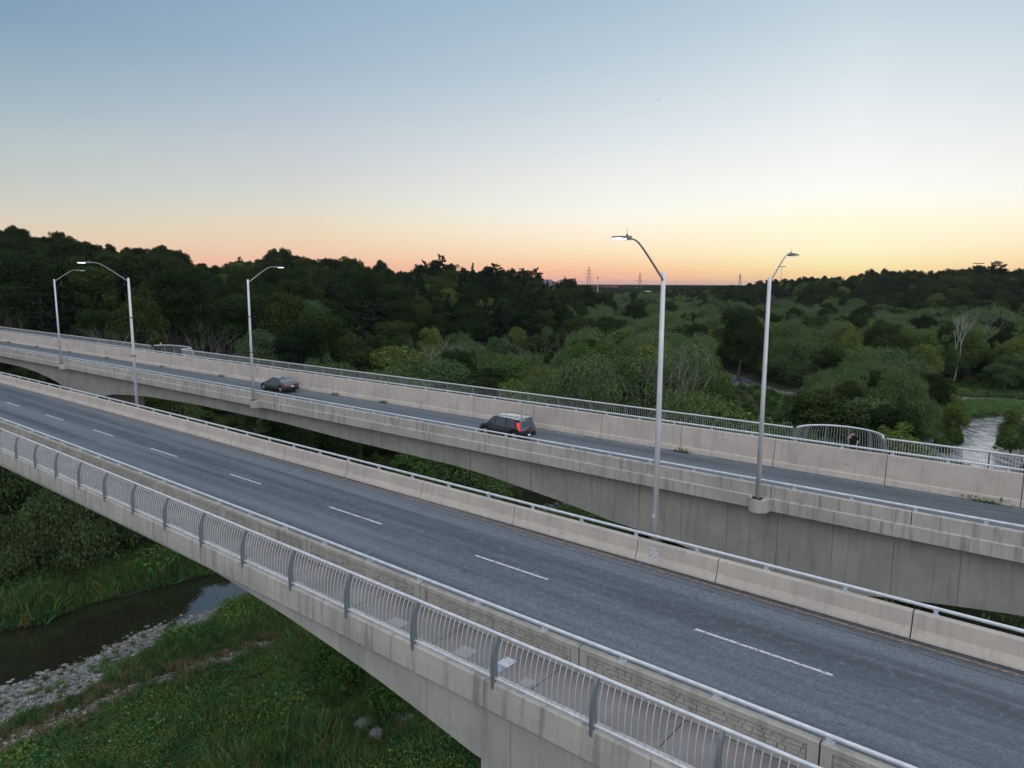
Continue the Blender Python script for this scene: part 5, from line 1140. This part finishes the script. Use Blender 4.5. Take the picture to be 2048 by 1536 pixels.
# ------------------------------------------------------------------ people
MSK = mat('skin', (.52, .33, .24), .6); MBK2 = mat('black_cloth', (.008, .008, .010), .9); MHAIR = mat('dark_cap', (.015, .013, .012), .8); MBLO = mat('fair_hair', (.42, .32, .18), .8); MNAVY = mat('dark_trousers', (.012, .014, .022), .9)
def person(x, y, z, H, face, label, armR, armL, hair, sleeves, cap):
    e = empty('person', (x, y, z), label, 'person'); e.rotation_euler = (0, 0, face)
    k = H/1.7
    J = {'pel': (0, 0, .92), 'wst': (0, .01, 1.06), 'chs': (0, 0, 1.28), 'nck': (0, 0, 1.44), 'hd0': (0, .015, 1.52), 'hd1': (0, .02, 1.60), 'hd2': (0, .01, 1.68),
         'hiL': (.10, 0, .88), 'knL': (.12, .02, .48), 'anL': (.12, -.01, .09), 'toL': (.14, .14, .035), 'hiR': (-.10, 0, .88), 'knR': (-.12, .02, .48), 'anR': (-.12, -.01, .09), 'toR': (-.14, .14, .035),
         'shL': (.19, 0, 1.38), 'shR': (-.19, 0, 1.38), 'elL': armL[0], 'wrL': armL[1], 'haL': armL[2], 'elR': armR[0], 'wrR': armR[1], 'haR': armR[2]}
    R = {'pel': .145, 'wst': .13, 'chs': .155, 'nck': .058, 'hd0': .075, 'hd1': .092, 'hd2': .07, 'hiL': .095, 'knL': .062, 'anL': .042, 'toL': .035, 'hiR': .095, 'knR': .062, 'anR': .042, 'toR': .035, 'shL': .062, 'shR': .062, 'elL': .043, 'wrL': .028, 'haL': .03, 'elR': .043, 'wrR': .028, 'haR': .03}
    E2 = [('pel','wst'),('wst','chs'),('chs','nck'),('nck','hd0'),('hd0','hd1'),('hd1','hd2'),('pel','hiL'),('hiL','knL'),('knL','anL'),('anL','toL'),('pel','hiR'),('hiR','knR'),('knR','anR'),('anR','toR'),('chs','shL'),('shL','elL'),('elL','wrL'),('wrL','haL'),('chs','shR'),('shR','elR'),('elR','wrR'),('wrR','haR')]
    for sd_ in ('L', 'R'):   # five fingers
        w_, h_ = np.array(J['wr'+sd_]), np.array(J['ha'+sd_]); d = (h_-w_)/np.linalg.norm(h_-w_); a = np.cross(d, [0, 1, .3]); a /= np.linalg.norm(a)
        for i, (o, l) in enumerate(((-.026, .055), (-.009, .065), (.009, .06), (.026, .048), (.045, .02))):
            b0 = h_+a*o+d*(.01 if i < 4 else -.03); b1 = b0+d*l*.8+np.array([0, .012, 0]); J[f'f{sd_}{i}a'] = tuple(b0+d*.01); J[f'f{sd_}{i}b'] = tuple(b1); R[f'f{sd_}{i}a'] = .011; R[f'f{sd_}{i}b'] = .009; E2 += [('ha'+sd_, f'f{sd_}{i}a'), (f'f{sd_}{i}a', f'f{sd_}{i}b')]
    ks = list(J); me_ = bpy.data.meshes.new('body'); me_.from_pydata([tuple(c*k for c in J[q]) for q in ks], [(ks.index(a), ks.index(b)) for a, b in E2], [])
    o = bpy.data.objects.new('body_tmp', me_); COL.objects.link(o); sk = o.modifiers.new('skin', 'SKIN')
    for i, q in enumerate(ks): v = me_.skin_vertices[0].data[i]; v.radius = (R[q]*k*(.92 if q in ('chs', 'wst', 'pel') else 1), R[q]*k*(.72 if q in ('chs', 'wst', 'pel') else 1)); v.use_root = q == 'pel'
    sb = o.modifiers.new('sub', 'SUBSURF'); sb.levels = 1; sb.render_levels = 1
    dg = bpy.context.evaluated_depsgraph_get(); m2 = bpy.data.meshes.new_from_object(o.evaluated_get(dg)); bpy.data.objects.remove(o); m2.name = 'body'
    m2.materials.clear()
    for mm in (MSK, MBK2, MNAVY, MTY): m2.materials.append(mm)
    elb = [np.array(J['elL'])*k, np.array(J['elR'])*k]; wr_ = [np.array(J['wrL'])*k, np.array(J['wrR'])*k]
    for p in m2.polygons:
        c = np.array(p.center); z_ = c[2]/k; mi = 1
        if z_ < .10: mi = 3
        elif z_ < .96 and abs(c[0]) < .24*k: mi = 2
        if z_ > 1.455 and abs(c[0]) < .12*k: mi = 0
        for a, b in zip(elb, wr_):
            if np.linalg.norm(c-b) < .12*k or (sleeves and np.linalg.norm(c-(a+b)/2) < np.linalg.norm(a-b)*.5+.02): mi = 0
        p.material_index = mi; p.use_smooth = True
    b = obj('body', m2, e)
    mb = MB(); 
    bm = bmesh.new(); bmesh.ops.create_uvsphere(bm, u_segments=14, v_segments=10, radius=.105*k)
    for v in bm.verts:
        v.co.y *= 1.08
        if v.co.z < -.01*k and v.co.y > -.02*k: v.co.z = -.01*k
    bmesh.ops.translate(bm, verts=bm.verts, vec=(0, -.004*k, 1.645*k)); hm = bpy.data.meshes.new('hair'); bm.to_mesh(hm); bm.free(); hm.materials.append(hair); obj('cap' if cap else 'hair', hm, e)
    if cap: mb.box((0, .13*k, 1.645*k), (.13*k, .11*k, .015)); obj('cap_brim', mb.mesh('cap_brim', hair), e)
    for sx_ in (-.032, .032):
        mb = MB(); mb.box((sx_*k, .108*k, 1.60*k), (.022*k, .01, .011*k)); obj('eye', mb.mesh('eye', MTY), e)
        mb = MB(); mb.box((sx_*2.95*k, .015*k, 1.59*k), (.018*k, .03*k, .055*k)); obj('ear', mb.mesh('ear', MSK), e)
    mb = MB(); mb.tube([(0, .105*k, 1.595*k), (0, .125*k, 1.565*k)], [.009*k, .015*k], 6); obj('nose', mb.mesh('nose', MSK), e)
    mb = MB(); mb.box((0, .10*k, 1.535*k), (.045*k, .012, .01*k)); obj('mouth', mb.mesh('mouth', mat('lips', (.35, .15, .13), .6)), e)
    return e
s = s_at(FAR, 41.75, -9.6, 1703); P = BP(FAR, s, 41.75, -9.6)
person(P[0], P[1], P[2], 1.56, math.atan2(-P[0]+0, -(-P[1]))+math.pi if False else math.pi-math.atan2(P[0], P[1])*1.0+.15-.0, 'person in black short sleeves raising a hand to the face in the rounded lookout', ((-.28, .08, 1.14), (-.20, .20, .95), (-.17, .25, .90)), ((.33, .13, 1.24), (.16, .17, 1.47), (.12, .15, 1.55)), MHAIR, True, True)
s = s_at(FAR, 42.3, -9.6, 323); P = BP(FAR, s, 42.3, -9.6)
person(P[0], P[1], P[2], 1.75, math.pi-math.atan2(P[0], P[1])-.6, 'distant person in dark clothes with fair hair in the white lookout at left', ((-.26, .05, 1.14), (-.20, .16, .94), (-.17, .20, .88)), ((.27, .10, 1.12), (.14, .26, 1.22), (.10, .29, 1.27)), MBLO, False, False)

# ------------------------------------------------------------------ far pylons, masts, buildings
MPY = mat('pylon_steel', (.30, .25, .24), .6, .1)
def pylon(u, D, ty, label, arms):
    x = (u-1024)/FPX*D; zb = ground1(x, D); _, vb, _ = top_px(x, D, zb); _, v1, _ = top_px(x, D, zb+10); H = 10*(vb-ty)/(vb-v1)
    e = empty('pylon', (x, D, zb), label, 'pylon'); mb = MB(); W = H*.085
    def wd(z): return W*(1-z/H)**.9+.35
    lv = [H*q for q in (0, .14, .27, .39, .50, .60, .69, .77, .84, .9, .96)]; r = D*.00011+.06
    for sx_ in (-1, 1):
        for sy in (-1, 1): mb.tube([(sx_*wd(z), sy*wd(z), z) for z in lv]+[(0, 0, H)], r, 4)
    for a, b in zip(lv[:-1], lv[1:]):
        for f in ((lambda w_, s_: (s_*w_, -w_)), (lambda w_, s_: (s_*w_, w_)), (lambda w_, s_: (-w_, s_*w_)), (lambda w_, s_: (w_, s_*w_))):
            p, q = f(wd(a), -1), f(wd(b), 1); mb.tube([(*p, a), (*q, b)], r*.6, 3); p, q = f(wd(a), 1), f(wd(b), -1); mb.tube([(*p, a), (*q, b)], r*.6, 3)
    obj('lattice', mb.mesh('lattice', MPY), e)
    for z, l in arms:
        mb = MB(); z *= H; l *= H
        for sg in (-1, 1): mb.tube([(sg*wd(z)*.5, 0, z+.03*H), (sg*l, 0, z)], r, 4); mb.tube([(sg*wd(z)*.5, 0, z-.01*H), (sg*l, 0, z)], r, 4); mb.tube([(sg*l*.95, 0, z), (sg*l*.95, 0, z-.04*H)], r*.8, 4)
        obj('crossarm', mb.mesh('crossarm', MPY), e)
    return (x, D, zb, H)
pylon(1175, 1500, 532, 'tallest lattice pylon, on the horizon left of the tallest lamp', [(.80, .13), (.66, .19), (.50, .14)])
pylon(1276, 1900, 547, 'lattice pylon on the horizon just left of the tallest lamp', [(.98, .09), (.76, .12), (.50, .24)])
pylon(1474, 1700, 546, 'lattice pylon behind the ridge between the two tall lamps', [(.74, .18)])
pylon(1128, 2600, 552, 'faintest pylon, showing above the domed tree', [(.9, .2)])
def mast(u, D, ty, by, label, head):
    x = (u-1024)/FPX*D; zt = Z0+(568-ty)/FPX*D; zb = ground1(x, D); e = empty('light_mast', (x, D, zb), label, 'mast'); H = zt-zb; mb = MB(); mb.tube([(0, 0, 0), (0, 0, H)], [.42, .22], 8); obj('pole', mb.mesh('pole', M_POLE), e)
    mb = MB(); w_ = head
    if w_ < 3: mb.tube([(0, 0, H), (0, 0, H+.8)], [.9, .8], 10)
    else:
        mb.box((0, 0, H), (w_*2, .5, .25))
        for i in range(5): mb.box((-w_+w_*.5*i, 0, H+.35), (.9, .7, .5))
    obj('lamp_cluster', mb.mesh('lamp_cluster', M_DARK), e)
mast(1193, 640, 557, 592, 'pale tall mast with a round lamp cluster left of the left pylon gap', 1)
mast(1555, 660, 533, 560, 'thin mast with a cross head beside the right hand street lamp', 3.2)
mast(1943, 560, 525, 545, 'light mast with a wide flat head above the right ridge', 3.6)
MRB = mat('reddish_brick', (.20, .085, .07), .9); MRF = mat('grey_roof', (.12, .12, .14), .8); MPW = mat('pale_wall', (.42, .40, .38), .85)
def building(u, D, w, h, dp, label, wall, roofm, hip=0, z=None):
    x = (u-1024)/FPX*D; zb = ground1(x, D) if z is None else z; e = empty('building', (x, D, zb), label, 'building'); mb = MB(); mb.box((0, 0, h/2-1), (w, dp, h+2)); obj('wall', mb.mesh('wall', wall), e)
    mb = MB()
    if hip: mb.add([(-w/2-.4, -dp/2-.4, h), (w/2+.4, -dp/2-.4, h), (w/2+.4, dp/2+.4, h), (-w/2-.4, dp/2+.4, h), (-w/2+dp*.3, 0, h+hip), (w/2-dp*.3, 0, h+hip)], [(0,1,5,4), (1,2,5), (2,3,4,5), (3,0,4), (0,3,2,1)])
    else: mb.box((0, 0, h+.3), (w+.8, dp+.8, .6))
    obj('roof', fix(mb.mesh('roof', roofm)), e); n = max(2, int(w/6))
    mw = MB(); mw.box((0, 0, 0), (2.2, .3, 1.5)); mw = mw.mesh('window', MGL)
    for i in range(n):
        for j in range(max(1, int(h/3.6))): obj('window', mw, e, (-w/2+w*(i+.5)/n, -dp/2-.02, 1.8+3.4*j))
building(1200, 1350, 62, 9, 18, 'long reddish building in the distance below the left pylon', MRB, MRF)
building(1262, 1500, 46, 6, 16, 'low pale building in the distance below the middle pylon', MPW, MRF)
building(1292, 1050, 13, 4, 9, 'small house with a pale roof far off, left of the tallest lamp', MPW, MPW, 2.5)
building(1216, 900, 9, 3.5, 7, 'tiny pale shed in the distance below the reddish building', MPW, MPW, 1.8)
building(1296, 820, 22, 2.5, 6, 'long low pale shed among trees left of the tallest lamp', MPW, MPW)
x = (1093-1024)/FPX*430; building(1093, 430, 9, 4, 7, 'house with a grey hipped roof peeking over the left ridge', MPW, MRF, 2.4, z=Z0+(568-566)/FPX*430-4.5)

# aeroplane
v = V_R*(1317-1024)/FPX-V_U*(199-768)/FPX+V_F; P = v*3200+np.array([0, 0, Z0])
e = empty('aeroplane', tuple(P), 'tiny distant aeroplane in the upper sky', 'aeroplane'); e.rotation_euler = (0, 0, .15)
mb = MB(); mb.tube([(-7, 0, 0), (-6, 0, 0), (0, 0, 0), (5, 0, .1), (7.5, 0, .5)], [.2, .8, .9, .6, .1], 10); obj('fuselage', mb.mesh('fuselage', M_STEEL, smooth=True), e)
for sg in (-1, 1):
    mb = MB(); V = [(-1.8, sg*.5, -.2), (1.2, sg*.5, -.2), (2.4, sg*8, .3), (1.2, sg*8, .3)]; V += [(x, y, z+.18) for x, y, z in V]; mb.add(V, [(0,1,2,3), (7,6,5,4), (0,4,5,1), (1,5,6,2), (2,6,7,3), (3,7,4,0)]); obj('wing', fix(mb.mesh('wing', M_STEEL)), e)
mb = MB(); V = [(5, -.08, .4), (7, -.08, .4), (7.8, -.08, 2.6), (6.9, -.08, 2.6)]; V += [(x, .08, z) for x, y, z in V]; mb.add(V, [(0,1,2,3), (7,6,5,4), (0,4,5,1), (1,5,6,2), (2,6,7,3), (3,7,4,0)]); obj('tail_fin', fix(mb.mesh('tail_fin', M_STEEL)), e)

# look-alikes that still share a label take their order from left to right
byl = {}
for o in list(COL.objects):
    if o.parent is None and o.get('category') == 'tree' and 'label' in o: byl.setdefault(o['label'], []).append(o)
for lb, os_ in byl.items():
    if len(os_) > 1:
        os_.sort(key=lambda o: o.location.x/o.location.y)
        for i, o in enumerate(os_):
            l2 = lb.replace('broadleaf ', '').replace(' of the photo', ''); w_ = ('rightmost' if i == len(os_)-1 else 'leftmost' if i == 0 else ('middle' if len(os_) == 3 else ['', 'second', 'third', 'fourth', 'fifth', 'sixth', 'seventh', 'eighth', 'ninth', 'tenth', 'eleventh', 'twelfth', 'thirteenth', 'fourteenth'][min(i, 13)]))+' '+l2
            if len(w_.split()) > 16: w_ = w_.replace('in line with', 'at').replace('just behind', 'behind').replace('in the middle of the valley floor', 'mid valley').replace('far back on the valley floor', 'far up the valley').replace('half way up', 'halfway up')
            if len(w_.split()) > 16: w_ = w_.replace('tallest street lamp', 'tallest lamp').replace('right hand street lamp', 'right lamp').replace('left lit street lamp', 'left lamp')
            o['label'] = w_ if len(w_.split()) <= 16 else lb
for o in list(COL.objects):
    if o.parent is None and 'label' in o and len(o['label'].split()) > 16: o['label'] = ' '.join(o['label'].replace(' the ', ' ').split()[:16])
# ------------------------------------------------------------------ thin evening haze
if HAZE:
    mb = MB(); mb.box((0, 5700, 37.5), (19400, 18400, 81)); hz = obj('haze', mb.mesh('haze', mat('haze', (1, 1, 1)))); tag(hz, kind='stuff')
    m_ = hz.data.materials[0]; t = m_.node_tree; t.nodes.remove(bsdf(m_)); pv = t.nodes.new('ShaderNodeVolumePrincipled'); pv.inputs['Color'].default_value = (.75, .72, .80, 1); pv.inputs['Density'].default_value = HAZE
    t.links.new(pv.outputs[0], [n_ for n_ in t.nodes if n_.type == 'OUTPUT_MATERIAL'][0].inputs['Volume'])
